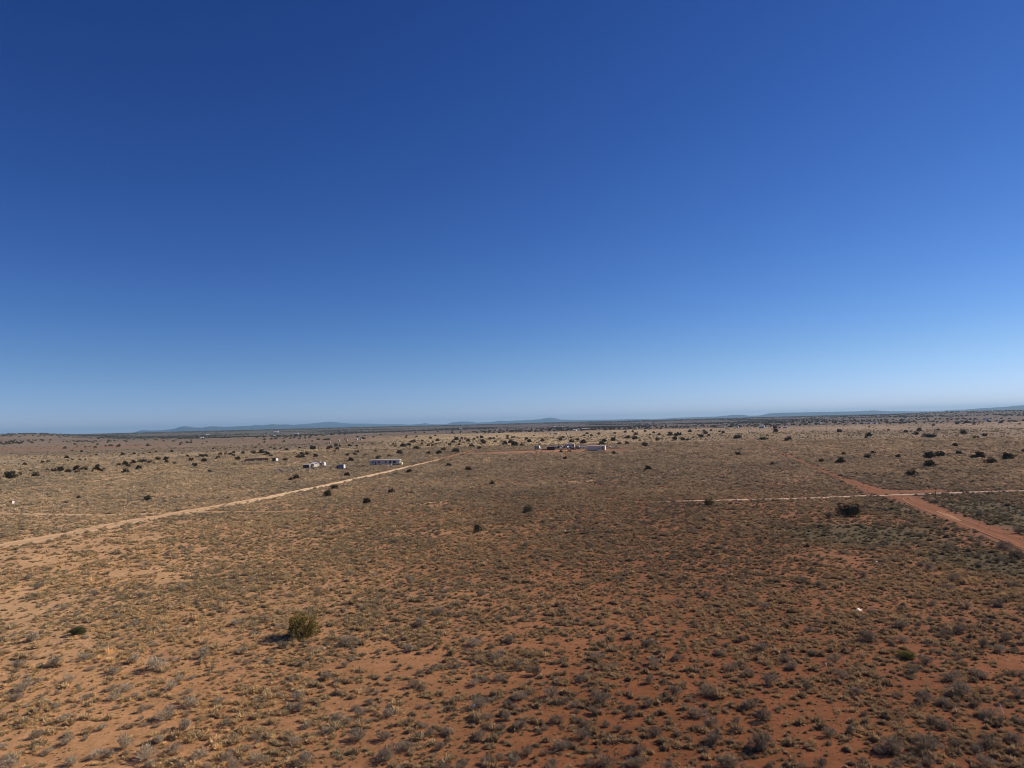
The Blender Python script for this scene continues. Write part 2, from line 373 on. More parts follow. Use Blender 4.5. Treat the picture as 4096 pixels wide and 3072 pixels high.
def build_ground():
    az = np.concatenate([np.arange(-180, -55, 5.0), np.arange(-55, 55, 0.16), np.arange(55, 180, 5.0)])
    rr = [3.0]
    while rr[-1] < 32500: rr.append(rr[-1] * 1.0125 + 0.02)
    rr = np.array(rr); na, nr = len(az), len(rr)
    A = np.radians(az)[None, :]; X = (np.sin(A) * rr[:, None]).ravel(); Y = (np.cos(A) * rr[:, None]).ravel()
    Z = terrain(X, Y)
    V = np.stack([X, Y, Z], 1); V = np.vstack([V, [[0, 0, float(terrain(0.0, 0.0))]]])
    i, j = np.meshgrid(np.arange(nr - 1), np.arange(na), indexing='ij'); j2 = (j + 1) % na
    quads = np.stack([i * na + j, i * na + j2, (i + 1) * na + j2, (i + 1) * na + j], -1).reshape(-1, 4)[:, ::-1]
    c = nr * na; jj = np.arange(na); tris = np.stack([np.full(na, c), (jj + 1) % na, jj], 1)
    me = bpy.data.meshes.new("ground")
    me.vertices.add(len(V)); me.vertices.foreach_set("co", V.astype(np.float32).ravel())
    nl = quads.size + tris.size; me.loops.add(nl)
    me.loops.foreach_set("vertex_index", np.concatenate([quads.ravel(), tris.ravel()]).astype(np.int32))
    me.polygons.add(len(quads) + len(tris))
    ls = np.concatenate([np.arange(len(quads)) * 4, quads.size + np.arange(len(tris)) * 3]).astype(np.int32)
    me.polygons.foreach_set("loop_start", ls)
    me.update(calc_edges=True); me.validate()
    me.polygons.foreach_set("use_smooth", np.ones(len(me.polygons), bool))
    C = zone_colour(V[:, 0], V[:, 1])
    at = me.color_attributes.new("soil", 'FLOAT_COLOR', 'POINT')
    at.data.foreach_set("color", np.concatenate([C, np.ones((len(C), 1))], 1).astype(np.float32).ravel())
    m, t, b = newmat("desert_soil")
    a = N(t, "ShaderNodeAttribute", attribute_name="soil").outputs['Color']
    tc = N(t, "ShaderNodeTexCoord").outputs['Object']
    n1 = rmp(t, ntex(t, 1.3, 8, 0.78, tc), 0.25, 0.75, 0.62, 1.34)
    n2 = rmp(t, ntex(t, 0.16, 6, 0.7, tc, 1.5), 0.25, 0.75, 0.80, 1.18)
    n4 = rmp(t, ntex(t, 0.02, 6, 0.7, tc), 0.3, 0.7, 0.82, 1.18)
    mm = N(t, "ShaderNodeMath", operation='MULTIPLY'); t.links.new(n1, mm.inputs[0]); t.links.new(n2, mm.inputs[1])
    m2 = N(t, "ShaderNodeMath", operation='MULTIPLY'); t.links.new(mm.outputs[0], m2.inputs[0]); t.links.new(n4, m2.inputs[1])
    hv = N(t, "ShaderNodeHueSaturation"); t.links.new(a, hv.inputs['Color']); t.links.new(m2.outputs[0], hv.inputs['Value'])
    t.links.new(hv.outputs[0], b.inputs['Base Color']); b.inputs['Roughness'].default_value = 0.95; b.inputs['Specular IOR Level'].default_value = 0.1
    bp = N(t, "ShaderNodeBump"); bp.inputs['Strength'].default_value = 0.55; bp.inputs['Distance'].default_value = 0.12
    t.links.new(ntex(t, 2.2, 6, 0.7, tc), bp.inputs['Height']); t.links.new(bp.outputs[0], b.inputs['Normal'])
    o = link("ground", me, m); tag(o, kind='structure')
    # only the part in front, for exact heights of what lies on it
    tri = [tuple(q) for q in quads[(rr[quads[:, 0] // na] < 1300) & (abs(az[quads[:, 0] % na]) < 54)]]
    return bvhtree.BVHTree.FromPolygons([tuple(v) for v in V], tri)
BVH = build_ground()

def gz(x, y):
    h = BVH.ray_cast(Vector((x, y, 60)), Vector((0, 0, -1)))
    return h[0].z if h[0] is not None else float(terrain(x, y))

def gp(px, py):
    p = unproj(px, py)[0]; return Vector((p[0], p[1], gz(p[0], p[1])))

def yaw_at(p):                      # turns local -Y towards the camera
    return -math.atan2(p.x, p.y)

# ------------------------------------------------------------------ roads
def mat_road(name, c0, c1):
    m, t, b = newmat(name)
    uv = N(t, "ShaderNodeTexCoord"); sp = N(t, "ShaderNodeSeparateXYZ"); t.links.new(uv.outputs['UV'], sp.inputs[0])
    oc = uv.outputs['Object']
    cr = N(t, "ShaderNodeValToRGB"); t.links.new(sp.outputs['Y'], cr.inputs[0]); base = cr.outputs['Color']
    e = cr.color_ramp.elements; e[0].color = (*c0, 1); e[1].color = (*c1, 1)
    if name.endswith(('cross', 'branch')):
        e[0].color = (0.36, 0.21, 0.12, 1)
        for pos in (0.22, 0.8):
            q = e.new(pos); q.color = (*(c0 if pos < 0.5 else c1), 1)
        e[len(e) - 1].color = (0.30, 0.18, 0.11, 1)
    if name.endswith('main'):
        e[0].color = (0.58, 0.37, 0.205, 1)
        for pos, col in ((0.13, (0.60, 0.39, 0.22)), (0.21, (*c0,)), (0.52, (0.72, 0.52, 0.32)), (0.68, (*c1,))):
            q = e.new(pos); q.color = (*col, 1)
    # two wheel tracks, paler and smoother than the crown between them
    f = N(t, "ShaderNodeMath", operation='PINGPONG'); t.links.new(sp.outputs['X'], f.inputs[0]); f.inputs[1].default_value = 0.5
    d = N(t, "ShaderNodeMath", operation='SUBTRACT'); t.links.new(f.outputs[0], d.inputs[0]); d.inputs[1].default_value = 0.27
    ab = N(t, "ShaderNodeMath", operation='ABSOLUTE'); t.links.new(d.outputs[0], ab.inputs[0])
    tr = rmp(t, ab.outputs[0], 0.02, 0.10, 0.9, 0.0)
    nn = rmp(t, ntex(t, 0.35, 5, 0.7, oc), 0.35, 0.65, 0.0, 1.0)
    tm = N(t, "ShaderNodeMath", operation='MULTIPLY'); t.links.new(tr, tm.inputs[0]); t.links.new(nn, tm.inputs[1])
    pale = mix_rgb(t, 1.0, base, (1.6, 1.5, 1.4), 'MULTIPLY')
    c = mix_rgb(t, tm.outputs[0], base, pale)
    hv = N(t, "ShaderNodeHueSaturation"); t.links.new(c, hv.inputs['Color'])
    t.links.new(rmp(t, ntex(t, 0.6, 6, 0.7, oc), 0.25, 0.75, 0.78, 1.2), hv.inputs['Value'])
    t.links.new(hv.outputs[0], b.inputs['Base Color']); b.inputs['Roughness'].default_value = 0.95; b.inputs['Specular IOR Level'].default_value = 0.1
    bp = N(t, "ShaderNodeBump"); bp.inputs['Strength'].default_value = 0.4; bp.inputs['Distance'].default_value = 0.08
    t.links.new(ntex(t, 1.6, 6, 0.7, oc), bp.inputs['Height']); t.links.new(bp.outputs[0], b.inputs['Normal'])
    return m

def road_taper(key, s):
    if key == 'red': return float(np.interp(s, [0, 0.15, 0.19, 0.27, 1.0], [1.2, 1.05, 1.6, 0.48, 0.38]))
    if key == 'main': return float(np.interp(s, [0, 0.12, 0.25, 1.0], [2.3, 1.9, 1.0, 1.0]))
    if key == 'cross': return float(np.interp(s, [0, 0.3, 0.75, 1.0], [0.25, 1.0, 0.9, 0.5]))
    if key == 'yard': return float(np.interp(s, [0, 0.2, 0.6, 1.0], [0.5, 0.6, 1.0, 0.9]))
    return 1.0

def build_road(key, name):
    P, wd, lift, c0, c1 = ROADS[key]
    T = np.gradient(P, axis=0); T /= np.maximum(np.hypot(T[:, 0], T[:, 1])[:, None], 1e-6)
    Nn = np.stack([T[:, 1], -T[:, 0]], 1); K = 9; V = []; UV = []
    n = len(P); wd0 = wd
    for i in range(n):
        s = i / (n - 1); wd = wd0 * road_taper(key, s); end = min(1, i / 5, (n - 1 - i) / 5)
        l = wd / 2 * (0.92 + 0.6 * (fbm(i / 3.0, 3.1, 71, 3) - 0.5)) * (0.3 + 0.7 * end)
        r = wd / 2 * (0.92 + 0.6 * (fbm(i / 3.0, 8.7, 72, 3) - 0.5)) * (0.3 + 0.7 * end)
        for k in range(K):
            u = k / (K - 1); q = P[i] + Nn[i] * (-l + (l + r) * u)
            edge = 0.0 if k in (0, K - 1) else 1.0
            V.append((q[0], q[1], gz(q[0], q[1]) + lift * (0.25 + 0.75 * edge))); UV.append((u, s))
    Fc = [(i * K + k, i * K + k + 1, (i + 1) * K + k + 1, (i + 1) * K + k) for i in range(n - 1) for k in range(K - 1)]
    me = mesh_np(name, V, Fc)
    lay = me.uv_layers.new(name="UVMap")
    for li, l in enumerate(me.loops): lay.data[li].uv = UV[l.vertex_index]
    if me.polygons[0].normal.z < 0: me.flip_normals()
    for p in me.polygons: p.use_smooth = True
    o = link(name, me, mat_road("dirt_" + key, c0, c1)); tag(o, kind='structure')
for key in ROADS: build_road(key, 'path' if key in ('branch', 'left_edge', 'cluster', 'far_left') else 'wheel_track' if key.startswith('rut') else 'sand' if key == 'drift' else 'road')

# ------------------------------------------------------------------ distant mountains
def mat_mountain():
    m, t, b = newmat("hazed_mountain_rock")
    tc = N(t, "ShaderNodeTexCoord").outputs['Object']
    c = mix_rgb(t, ntex(t, 0.0012, 6, 0.7, tc), (0.035, 0.045, 0.065), (0.07, 0.08, 0.10))  # blue of the distant haze partly put into the rock colour
    t.links.new(c, b.inputs['Base Color']); b.inputs['Roughness'].default_value = 0.95
    return m
MM = mat_mountain()
def hy(px): return 1692.0 - (px - 2048) * 0.02515
def ridge(prof, dist, depth, seed):
    """prof: (photo x, pixels above the horizon); a real range with slopes on both sides"""
    px = np.linspace(prof[0][0], prof[-1][0], int((prof[-1][0] - prof[0][0]) / 4) + 2)
    up = np.interp(px, [a[0] for a in prof], [a[1] for a in prof])
    up = up + 1.4 * (fbm(px / 26, px * 0 + seed, seed, 4) - 0.5) * np.minimum(1, up / 3)
    D = ((px - 2048) / F)[:, None] * RT + ((1536 - (hy(px) - up)) / F)[:, None] * UP + FW
    L = np.hypot(D[:, 0], D[:, 1]); D = D / L[:, None]
    top = np.array([0, 0, CAM_H]) + D * dist
    V = []; rows = np.linspace(-1, 1, 17)
    for k, q in enumerate(rows):
        f = (1 - abs(q)) ** 1.25
        for i in range(len(px)):
            rad = dist + depth * q + depth * 0.12 * (noise(px[i] / 14, q * 3, seed + 3) - 0.5) * (1 - f)
            zz = -12 + (top[i, 2] + 12) * f * (0.9 + 0.2 * noise(px[i] / 10, q * 4.0, seed + 5) if abs(q) > 0.01 else 1)
            V.append((D[i, 0] * rad, D[i, 1] * rad, zz))
    n = len(px)
    Fc = [(k * n + i, k * n + i + 1, (k + 1) * n + i + 1, (k + 1) * n + i) for k in range(len(rows) - 1) for i in range(n - 1)]
    me = mesh_np("mountains", V, Fc)
    for p in me.polygons: p.use_smooth = True
    tag(link("mountains", me, MM), kind='structure')
ridge([(525, -3), (545, 3), (570, 9), (600, 6), (650, 6), (700, 11), (722, 18), (735, 20), (752, 19), (775, 14), (810, 13), (845, 17), (870, 16),
       (900, 13), (940, 14), (1000, 15), (1025, 18), (1050, 15), (1090, 20), (1110, 17), (1150, 17), (1200, 12), (1260, 8), (1330, 5), (1400, -2)], 21000, 1500, 3)
ridge([(1120, -3), (1160, 12), (1200, 17), (1240, 18), (1270, 20), (1290, 22), (1320, 23), (1350, 20), (1400, 14), (1480, 12), (1560, 7), (1640, 4), (1720, -2)], 28000, 1800, 7)
ridge([(1380, -2), (1400, 9), (1420, 9), (1450, 5), (1560, 5), (1590, 7), (1640, 4), (1690, 6), (1702, 9), (1718, 4), (1780, 1), (1810, 8), (1840, 11), (1880, 10), (1910, 5),
       (1960, 6), (2000, 10), (2030, 8), (2060, 10), (2080, 9), (2130, 11), (2160, 12), (2185, 17), (2200, 18), (2220, 15), (2240, 9), (2300, 6), (2450, 4), (2600, 3)], 23000, 1500, 13)
ridge([(2560, -1), (2700, 4), (2880, 6), (2930, 10), (2975, 9), (3000, 5), (3040, 5), (3080, 13), (3120, 14), (3300, 13), (3420, 12), (3500, 14), (3560, 9), (3700, 5),
       (3850, 8), (3930, 12), (4020, 15), (4075, 19), (4100, 20), (4200, 18), (4400, 8), (4500, -2)], 20000, 1400, 21)

# ------------------------------------------------------------------ plants
def quads_from(C, U, W, name, mat):
    """one leaf-like triangle pair per (centre, long axis, width axis)"""
    n = len(C)
    V = np.empty((n, 4, 3)); V[:, 0] = C - U * 0.5 - W * 0.5; V[:, 1] = C - U * 0.5 + W * 0.5; V[:, 2] = C + U * 0.5 + W * 0.25; V[:, 3] = C + U * 0.5 - W * 0.25
    me = bpy.data.meshes.new(name)
    me.vertices.add(n * 4); me.vertices.foreach_set("co", V.astype(np.float32).ravel())
    me.loops.add(n * 4); me.loops.foreach_set("vertex_index", np.arange(n * 4, dtype=np.int32))
    me.polygons.add(n); me.polygons.foreach_set("loop_start", np.arange(n, dtype=np.int32) * 4)
    me.update(calc_edges=True); me.materials.append(mat)
    return me

def rand_dirs(n, g, zmin=-1.0):
    z = g.uniform(zmin, 1, n); a = g.uniform(0, 2 * math.pi, n); s = np.sqrt(np.maximum(0, 1 - z * z))
    return np.stack([np.cos(a) * s, np.sin(a) * s, z], 1)

def perp(U, g):
    r = rand_dirs(len(U), g); w_ = np.cross(U, r); return w_ / np.maximum(np.linalg.norm(w_, axis=1)[:, None], 1e-6)

def tuft_mesh(seed, blades=170):
    """compact bunch-grass clump, about 0.75 m across before scaling"""
    g = np.random.default_rng(seed)
    k = g.integers(1, 4); cen = np.stack([g.normal(0, 0.13, k), g.normal(0, 0.13, k), np.zeros(k)], 1); hh = g.uniform(0.6, 1.0, k)
    w_ = g.integers(0, k, blades)
    d = rand_dirs(blades, g, 0.12); ln = g.uniform(0.16, 0.36, blades) * hh[w_]
    U = d * ln[:, None]; base = cen[w_] + g.normal(0, 0.05, (blades, 3)) * [1, 1, 0]
    C = base + U * 0.5; W = perp(d, g) * g.uniform(0.025, 0.055, blades)[:, None]
    return quads_from(C, U, W, "grass_tuft", M['plant'])

def shrub_mesh(seed, n=420, fluffy=1.0):
    """rounded twiggy shrub: radius 0.5, height about 0.75"""
    g = np.random.default_rng(seed)
    k = g.integers(4, 8); ld = rand_dirs(k, g, 0.05); lc = ld * g.uniform(0.12, 0.3, k)[:, None] * [1.25, 1.25, 0.9] + [0, 0, 0.12]; lr = g.uniform(0.2, 0.34, k)
    w_ = g.integers(0, k, n); d = rand_dirs(n, g, -0.25); rad = lr[w_] * g.uniform(0.55, 1.15, n)
    P = lc[w_] + d * rad[:, None]; P[:, 2] = np.maximum(P[:, 2], 0.02)
    U = (P - [0, 0, -0.1]); U = U / np.linalg.norm(U, axis=1)[:, None] + g.normal(0, 0.35, (n, 3)); U /= np.linalg.norm(U, axis=1)[:, None]
    C = P; Ul = U * g.uniform(0.06, 0.16, n)[:, None]; W = perp(U, g) * g.uniform(0.012, 0.035, n)[:, None] * fluffy
    nt_ = n // 5; w2 = g.integers(0, n, nt_); tip = P[w2]; st = tip * [0.12, 0.12, 0.0]
    U2 = tip - st; C2 = (tip + st) / 2; W2 = perp(U2 / np.linalg.norm(U2, axis=1)[:, None], g) * 0.014
    return quads_from(np.vstack([C, C2]), np.vstack([Ul, U2]), np.vstack([W, W2]), "desert_shrub", M['plant'])

def crown_mesh(seed, n, leaf, lobes=9, zs=0.8, gap=0.0):
    """juniper crown: radius about 0.5, height about 1*zs, foliage down to the ground"""
    g = np.random.default_rng(seed)
    ang = np.linspace(0, 2 * math.pi, lobes, endpoint=False) + g.normal(0, 0.3, lobes)
    lvl = np.resize(np.array([0.22, 0.52, 0.3, 0.72, 0.24, 0.45]), lobes) + g.normal(0, 0.04, lobes)
    rr = (0.36 - 0.30 * np.clip(lvl - 0.35, 0, 1)) * g.uniform(0.55, 1.05, lobes)
    lc = np.stack([np.cos(ang) * rr, np.sin(ang) * rr, lvl * zs], 1)
    lr = g.uniform(0.15, 0.25, lobes)
    w_ = g.integers(0, lobes, n); d = rand_dirs(n, g)
    P = lc[w_] + d * (lr[w_] * (0.5 + 0.55 * g.random(n) ** 0.5) * (0.8 + 0.5 * noise(d[:, 0] * 3 + w_, d[:, 2] * 3 + d[:, 1] * 2, seed)))[:, None] * [1, 1, zs]
    if gap > 0:
        keep = fbm(P[:, 0] * 7 + seed, P[:, 2] * 7 + P[:, 1] * 5, seed, 2) > gap; P = P[keep]; d = d[keep]; w_ = w_[keep]
    P[:, 2] = np.where(P[:, 2] < 0.015, g.uniform(0.015, 0.12, len(P)), P[:, 2])
    m = len(P)
    U = d * 0.7 + [0, 0, 0.5] + g.normal(0, 0.4, (m, 3)); U /= np.linalg.norm(U, axis=1)[:, None]
    return quads_from(P, U * (leaf * g.uniform(0.7, 1.5, m))[:, None], perp(U, g) * (leaf * g.uniform(0.5, 0.9, m))[:, None], "crown", M['needle'])

def trunk_mesh(seed, zs=0.8):
    g = random.Random(seed); b = MB()
    for k in range(4):
        a = g.uniform(0, 6.28); x, y = math.cos(a), math.sin(a)
        p0 = (x * 0.02, y * 0.02, -0.03); p1 = (x * 0.06, y * 0.06, 0.14 * zs); p2 = (x * 0.16, y * 0.16, 0.36 * zs); p3 = (x * 0.24, y * 0.24, 0.62 * zs)
        b.tube(p0, p1, 0.04, 0.03, 7); b.tube(p1, p2, 0.03, 0.018, 6); b.tube(p2, p3, 0.018, 0.006, 5)
    me = bpy.data.meshes.new("trunk"); me.from_pydata(b.v, [], b.f); me.update(); me.materials.append(M['bark']); return me

def hidden_collection(name, meshes):
    c = bpy.data.collections.new(name)
    for i, me in enumerate(meshes):
        o = bpy.data.objects.new("%s_%02d" % (name, i), me); c.objects.link(o)
    return c

def scatter(name, P, rot, scl, var, tint, coll):
    me = bpy.data.meshes.new(name); n = len(P)
    me.vertices.add(n); me.vertices.foreach_set("co", P.astype(np.float32).ravel())
    a = me.attributes.new("rot", 'FLOAT_VECTOR', 'POINT'); a.data.foreach_set("vector", rot.astype(np.float32).ravel())
    a = me.attributes.new("scl", 'FLOAT_VECTOR', 'POINT'); a.data.foreach_set("vector", scl.astype(np.float32).ravel())
    a = me.attributes.new("tint", 'FLOAT_VECTOR', 'POINT'); a.data.foreach_set("vector", tint.astype(np.float32).ravel())
    a = me.attributes.new("var", 'INT', 'POINT'); a.data.foreach_set("value", var.astype(np.int32))
    me.update(); o = link(name, me)
    g = bpy.data.node_groups.new(name + "_nodes", 'GeometryNodeTree')
    g.interface.new_socket("Geometry", in_out='INPUT', socket_type='NodeSocketGeometry')
    g.interface.new_socket("Geometry", in_out='OUTPUT', socket_type='NodeSocketGeometry')
    gi = g.nodes.new('NodeGroupInput'); go = g.nodes.new('NodeGroupOutput')
    ci = g.nodes.new('GeometryNodeCollectionInfo'); ci.inputs[0].default_value = coll; ci.inputs['Separate Children'].default_value = True; ci.inputs['Reset Children'].default_value = True
    ip = g.nodes.new('GeometryNodeInstanceOnPoints'); ip.inputs['Pick Instance'].default_value = True
    def att(nm, ty):
        x = g.nodes.new('GeometryNodeInputNamedAttribute'); x.data_type = ty; x.inputs[0].default_value = nm; return x.outputs[0]
    er = g.nodes.new('FunctionNodeEulerToRotation'); g.links.new(att("rot", 'FLOAT_VECTOR'), er.inputs[0])
    g.links.new(gi.outputs[0], ip.inputs['Points']); g.links.new(ci.outputs[0], ip.inputs['Instance'])
    g.links.new(att("var", 'INT'), ip.inputs['Instance Index']); g.links.new(er.outputs[0], ip.inputs['Rotation']); g.links.new(att("scl", 'FLOAT_VECTOR'), ip.inputs['Scale'])
    g.links.new(ip.outputs[0], go.inputs[0])
    md = o.modifiers.new("scatter", 'NODES'); md.node_group = g
    return o

def sector(r0, r1, dens, az=48.0):
    """random ground points in a wedge, dens per square metre"""
    n = int((r1 * r1 - r0 * r0) * R(az) * dens)
    a = np.radians(RNG.uniform(-az, az, n)); r = np.sqrt(RNG.uniform(r0 * r0, r1 * r1, n))
    return np.sin(a) * r, np.cos(a) * r

def plant_tint(x, y, n, kind):
    s = side(x, y); r = np.hypot(x, y)
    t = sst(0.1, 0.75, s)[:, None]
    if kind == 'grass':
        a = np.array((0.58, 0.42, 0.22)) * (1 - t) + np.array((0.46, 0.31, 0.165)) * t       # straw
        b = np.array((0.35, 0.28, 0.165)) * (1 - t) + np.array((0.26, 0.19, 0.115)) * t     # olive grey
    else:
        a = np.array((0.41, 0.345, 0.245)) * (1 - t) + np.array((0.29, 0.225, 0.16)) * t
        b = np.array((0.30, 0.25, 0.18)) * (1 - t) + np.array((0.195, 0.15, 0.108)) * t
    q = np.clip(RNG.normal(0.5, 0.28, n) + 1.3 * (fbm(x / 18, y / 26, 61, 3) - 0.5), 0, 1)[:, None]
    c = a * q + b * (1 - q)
    c = c * (1.22 - 0.12 * t)  # left plants brighter: their sunlit look put into the tint
    if kind == 'grass':      # straw tint turns greyer and a little brighter with distance
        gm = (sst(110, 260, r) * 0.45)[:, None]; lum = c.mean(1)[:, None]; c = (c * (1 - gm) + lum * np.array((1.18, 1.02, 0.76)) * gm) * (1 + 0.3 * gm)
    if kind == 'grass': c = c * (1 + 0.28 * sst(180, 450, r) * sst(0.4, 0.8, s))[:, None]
    g = (green_mask(x, y) * 0.5)[:, None]; c = c * (1 - g) + np.array((0.15, 0.14, 0.085)) * g
    pale = (sst(560, 700, y) * (1 - sst(1350, 1600, y)) * 0.8)[:, None]; c = c * (1 - pale) + np.array((0.36, 0.28, 0.155)) * pale
    return c * RNG.uniform(0.8, 1.2, n)[:, None]

TUFTS = hidden_collection("tuft_kind", [tuft_mesh(100 + i) for i in range(8)])
SHRUB_ME = [shrub_mesh(200 + i) for i in range(8)]
SHRUBS = hidden_collection("shrub_kind", SHRUB_ME)

def grass_layer():
    X, Y, S = [], [], []
    for r0, r1, dn, sc in ((38, 75, 11.0, 0.62), (75, 130, 9.0, 0.68), (130, 230, 4.8, 0.86), (230, 380, 2.0, 1.25), (380, 640, 0.7, 1.9), (640, 1000, 0.04, 1.9)):
        x, y = sector(r0, r1, dn)
        big = fbm(x / 9, y / 12, 81, 3); fine = fbm(x / 1.9, y / 1.9, 82, 2); rr = np.hypot(x, y)
        s = side(x, y)
        open_ = 1 - sst(55, 120, rr)                  # the foreground is barer
        dens = (0.62 - 0.20 * open_) + (0.38 + 0.1 * open_) * sst(0.38, 0.60, big)
        dens = dens * (0.35 + 0.65 * sst(0.38, 0.56, fine))
        dens = dens * (0.70 + 0.30 * sst(0.05, 0.35, s)) * (0.85 + 0.15 * sst(55, 95, rr))
        dens = dens * (1 - 0.55 * green_mask(x, y)) * (1 - 0.97 * road_mask(x, y, 0.25)) * (1 - 0.84 * bare_mask(x, y))
        k = RNG.random(len(x)) < dens
        X.append(x[k]); Y.append(y[k]); S.append(np.clip(RNG.lognormal(-0.12, 0.45, k.sum()), 0.3, 2.4) * sc)
    # seedlings and broken stems on the open soil
    x, y = sector(38, 95, 7.0); k = RNG.random(len(x)) < (0.35 + 0.65 * sst(0.4, 0.6, fbm(x / 1.2, y / 1.2, 84, 2))) * (1 - road_mask(x, y, 0.2))
    X.append(x[k]); Y.append(y[k]); S.append(RNG.uniform(0.12, 0.26, k.sum()))
    x = np.concatenate(X); y = np.concatenate(Y); s = np.concatenate(S); n = len(x)
    z = terrain(x, y) - 0.01
    rot = np.stack([RNG.normal(0, 0.08, n), RNG.normal(0, 0.08, n), RNG.uniform(0, 6.283, n)], 1)
    scl = np.stack([s * RNG.uniform(0.8, 1.3, n), s * RNG.uniform(0.8, 1.3, n), s * RNG.uniform(0.7, 1.45, n)], 1)
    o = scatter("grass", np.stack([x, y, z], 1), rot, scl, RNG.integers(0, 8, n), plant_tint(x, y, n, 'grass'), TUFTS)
    tag(o, "low dry bunch grass tufts covering the whole desert plain", "dry grass", kind='stuff')
    print("grass", n)
grass_layer()

# ---- grey shrubs: the large ones, placed where the photograph shows them (photo x, y of the middle, width in px)
Z6 = [(1150, 385, 80), (215, 440, 60), (400, 515, 70), (595, 430, 60), (485, 555, 60), (735, 570, 60), (1295, 800, 110), (1540, 790, 70), (1795, 750, 80), (850, 840, 90), (990, 875, 130),
      (730, 915, 80), (1200, 1105, 120), (1045, 1190, 120), (1165, 1265, 100), (1890, 1150, 90), (2070, 940, 100), (1080, 1010, 100), (1130, 965, 70), (430, 965, 80), (800, 1020, 100), (150, 1010, 120),
      (200, 710, 100), (340, 860, 100), (90, 1080, 100), (230, 1320, 90), (420, 1360, 80), (1100, 1410, 100), (1270, 1440, 110), (920, 1440, 130), (780, 1370, 120), (690, 1440, 80), (590, 1445, 110),
      (450, 1490, 90), (1935, 1470, 110), (1620, 1465, 100), (1870, 1350, 90), (1475, 1510, 100), (2190, 1230, 80), (60, 1500, 140), (60, 1455, 80), (300, 1420, 80), (1560, 1410, 60), (1440, 1460, 90),
      (960, 1500, 80), (1370, 1120, 60), (1440, 1240, 80), (1870, 1080, 90), (1000, 1355, 80), (640, 1270, 80), (400, 1215, 80), (1600, 1335, 60), (1685, 1335, 60), (2080, 1290, 80), (250, 980, 60),
      (2180, 880, 60), (640, 575, 50), (890, 440, 60), (230, 385, 70), (540, 830, 80), (860, 610, 70), (1760, 640, 50), (1240, 480, 60), (1490, 620, 60), (1700, 850, 60), (120, 870, 90), (540, 1090, 70), (720, 1080, 80)]
Z7 = [(75, 720, 120), (330, 1180, 100), (215, 1115, 70), (130, 1185, 90), (60, 1225, 80), (130, 1320, 130), (300, 1330, 100), (320, 1440, 140), (900, 1115, 110), (945, 1205, 80), (1065, 1210, 90), (1165, 1255, 90),
      (700, 1300, 100), (585, 1305, 70), (900, 1320, 90), (1025, 1280, 60), (1380, 1220, 90), (1660, 1090, 120), (2120, 1040, 100), (1970, 1120, 80), (1860, 1185, 80), (1765, 1175, 50), (1550, 1320, 110),
      (1420, 1380, 120), (1700, 1480, 130), (1890, 1500, 110), (1350, 1500, 90), (1120, 1490, 100), (930, 1480, 90), (1900, 1420, 110), (1200, 1425, 90), (600, 905, 80), (870, 730, 110), (1010, 820, 100),
      (1135, 885, 80), (1260, 920, 100), (1095, 725, 80), (1015, 585, 60), (865, 990, 70), (935, 975, 60), (1025, 960, 80), (480, 1000, 80), (450, 340, 80), (1800, 345, 70), (1520, 590, 60), (1840, 690, 90),
      (1975, 740, 80), (1645, 825, 80), (1740, 880, 60), (2000, 860, 90), (1980, 980, 80), (1530, 975, 70), (460, 770, 100), (520, 610, 100), (1350, 1060, 100), (1160, 1075, 100), (2150, 830, 80), (910, 430, 60),
      (1200, 125, 60), (2100, 1520, 90), (230, 310, 50), (640, 540, 90), (780, 1510, 90), (1500, 1130, 70), (2000, 1300, 100), (440, 1390, 100), (640, 1400, 80), (1240, 560, 60), (1430, 540, 50), (780, 560, 60)]
Z8 = [(820, 345, 60), (335, 380, 50), (200, 435, 70), (920, 365, 60), (1190, 315, 60), (580, 505, 90), (1430, 615, 110), (1230, 700, 120), (1810, 655, 90), (1730, 680, 80), (1440, 715, 80), (2100, 700, 100),
      (1945, 750, 90), (2050, 780, 80), (1590, 845, 110), (1500, 915, 90), (1930, 940, 110), (1760, 950, 110), (1810, 1030, 140), (1015, 840, 80), (760, 890, 90), (590, 975, 110), (540, 770, 90), (710, 840, 80),
      (300, 800, 80), (370, 895, 90), (465, 925, 80), (1065, 940, 100), (850, 1015, 80), (1580, 1090, 110), (1690, 1110, 90), (1745, 1135, 80), (1905, 1120, 80), (1995, 1185, 110), (1375, 1380, 160),
      (1600, 1375, 180), (570, 1375, 180), (560, 1205, 110), (220, 1240, 110), (250, 1340, 120), (365, 1490, 150), (210, 1045, 120), (500, 1120, 90), (980, 1310, 90), (1130, 1290, 90), (1165, 1050, 90),
      (1210, 1185, 60), (1980, 1370, 120), (1980, 1490, 120), (1795, 1370, 80), (1920, 1410, 80), (1500, 1465, 70), (1195, 1490, 60), (930, 1500, 100), (1400, 1500, 90), (1610, 1490, 90), (2180, 1060, 100),
      (2180, 1230, 70), (2160, 1340, 100), (150, 1180, 110), (400, 1240, 80), (430, 720, 60), (860, 655, 70), (880, 800, 70), (20, 1040, 70), (1250, 540, 60), (1930, 240, 80), (1760, 330, 80), (1600, 260, 80),
      (2000, 600, 70), (2180, 180, 110), (2040, 215, 70), (1740, 130, 60), (1930, 115, 60), (2060, 120, 60), (2050, 490, 80), (1850, 505, 70), (470, 1140, 80), (1700, 1255, 110), (1640, 1230, 90), (1300, 1420, 80),
      (1440, 520, 60), (1640, 490, 60), (1730, 390, 70), (1780, 150, 60), (1650, 215, 50), (2100, 120, 90), (2150, 370, 70)]
BIG = [(x / 1.58, 2100 + y / 1.58, w_ / 1.58) for x, y, w_ in Z6] + [(1350 + x / 1.58, 2100 + y / 1.58, w_ / 1.58) for x, y, w_ in Z7] + [(2696 + x / 1.58, 2100 + y / 1.58, w_ / 1.58) for x, y, w_ in Z8]
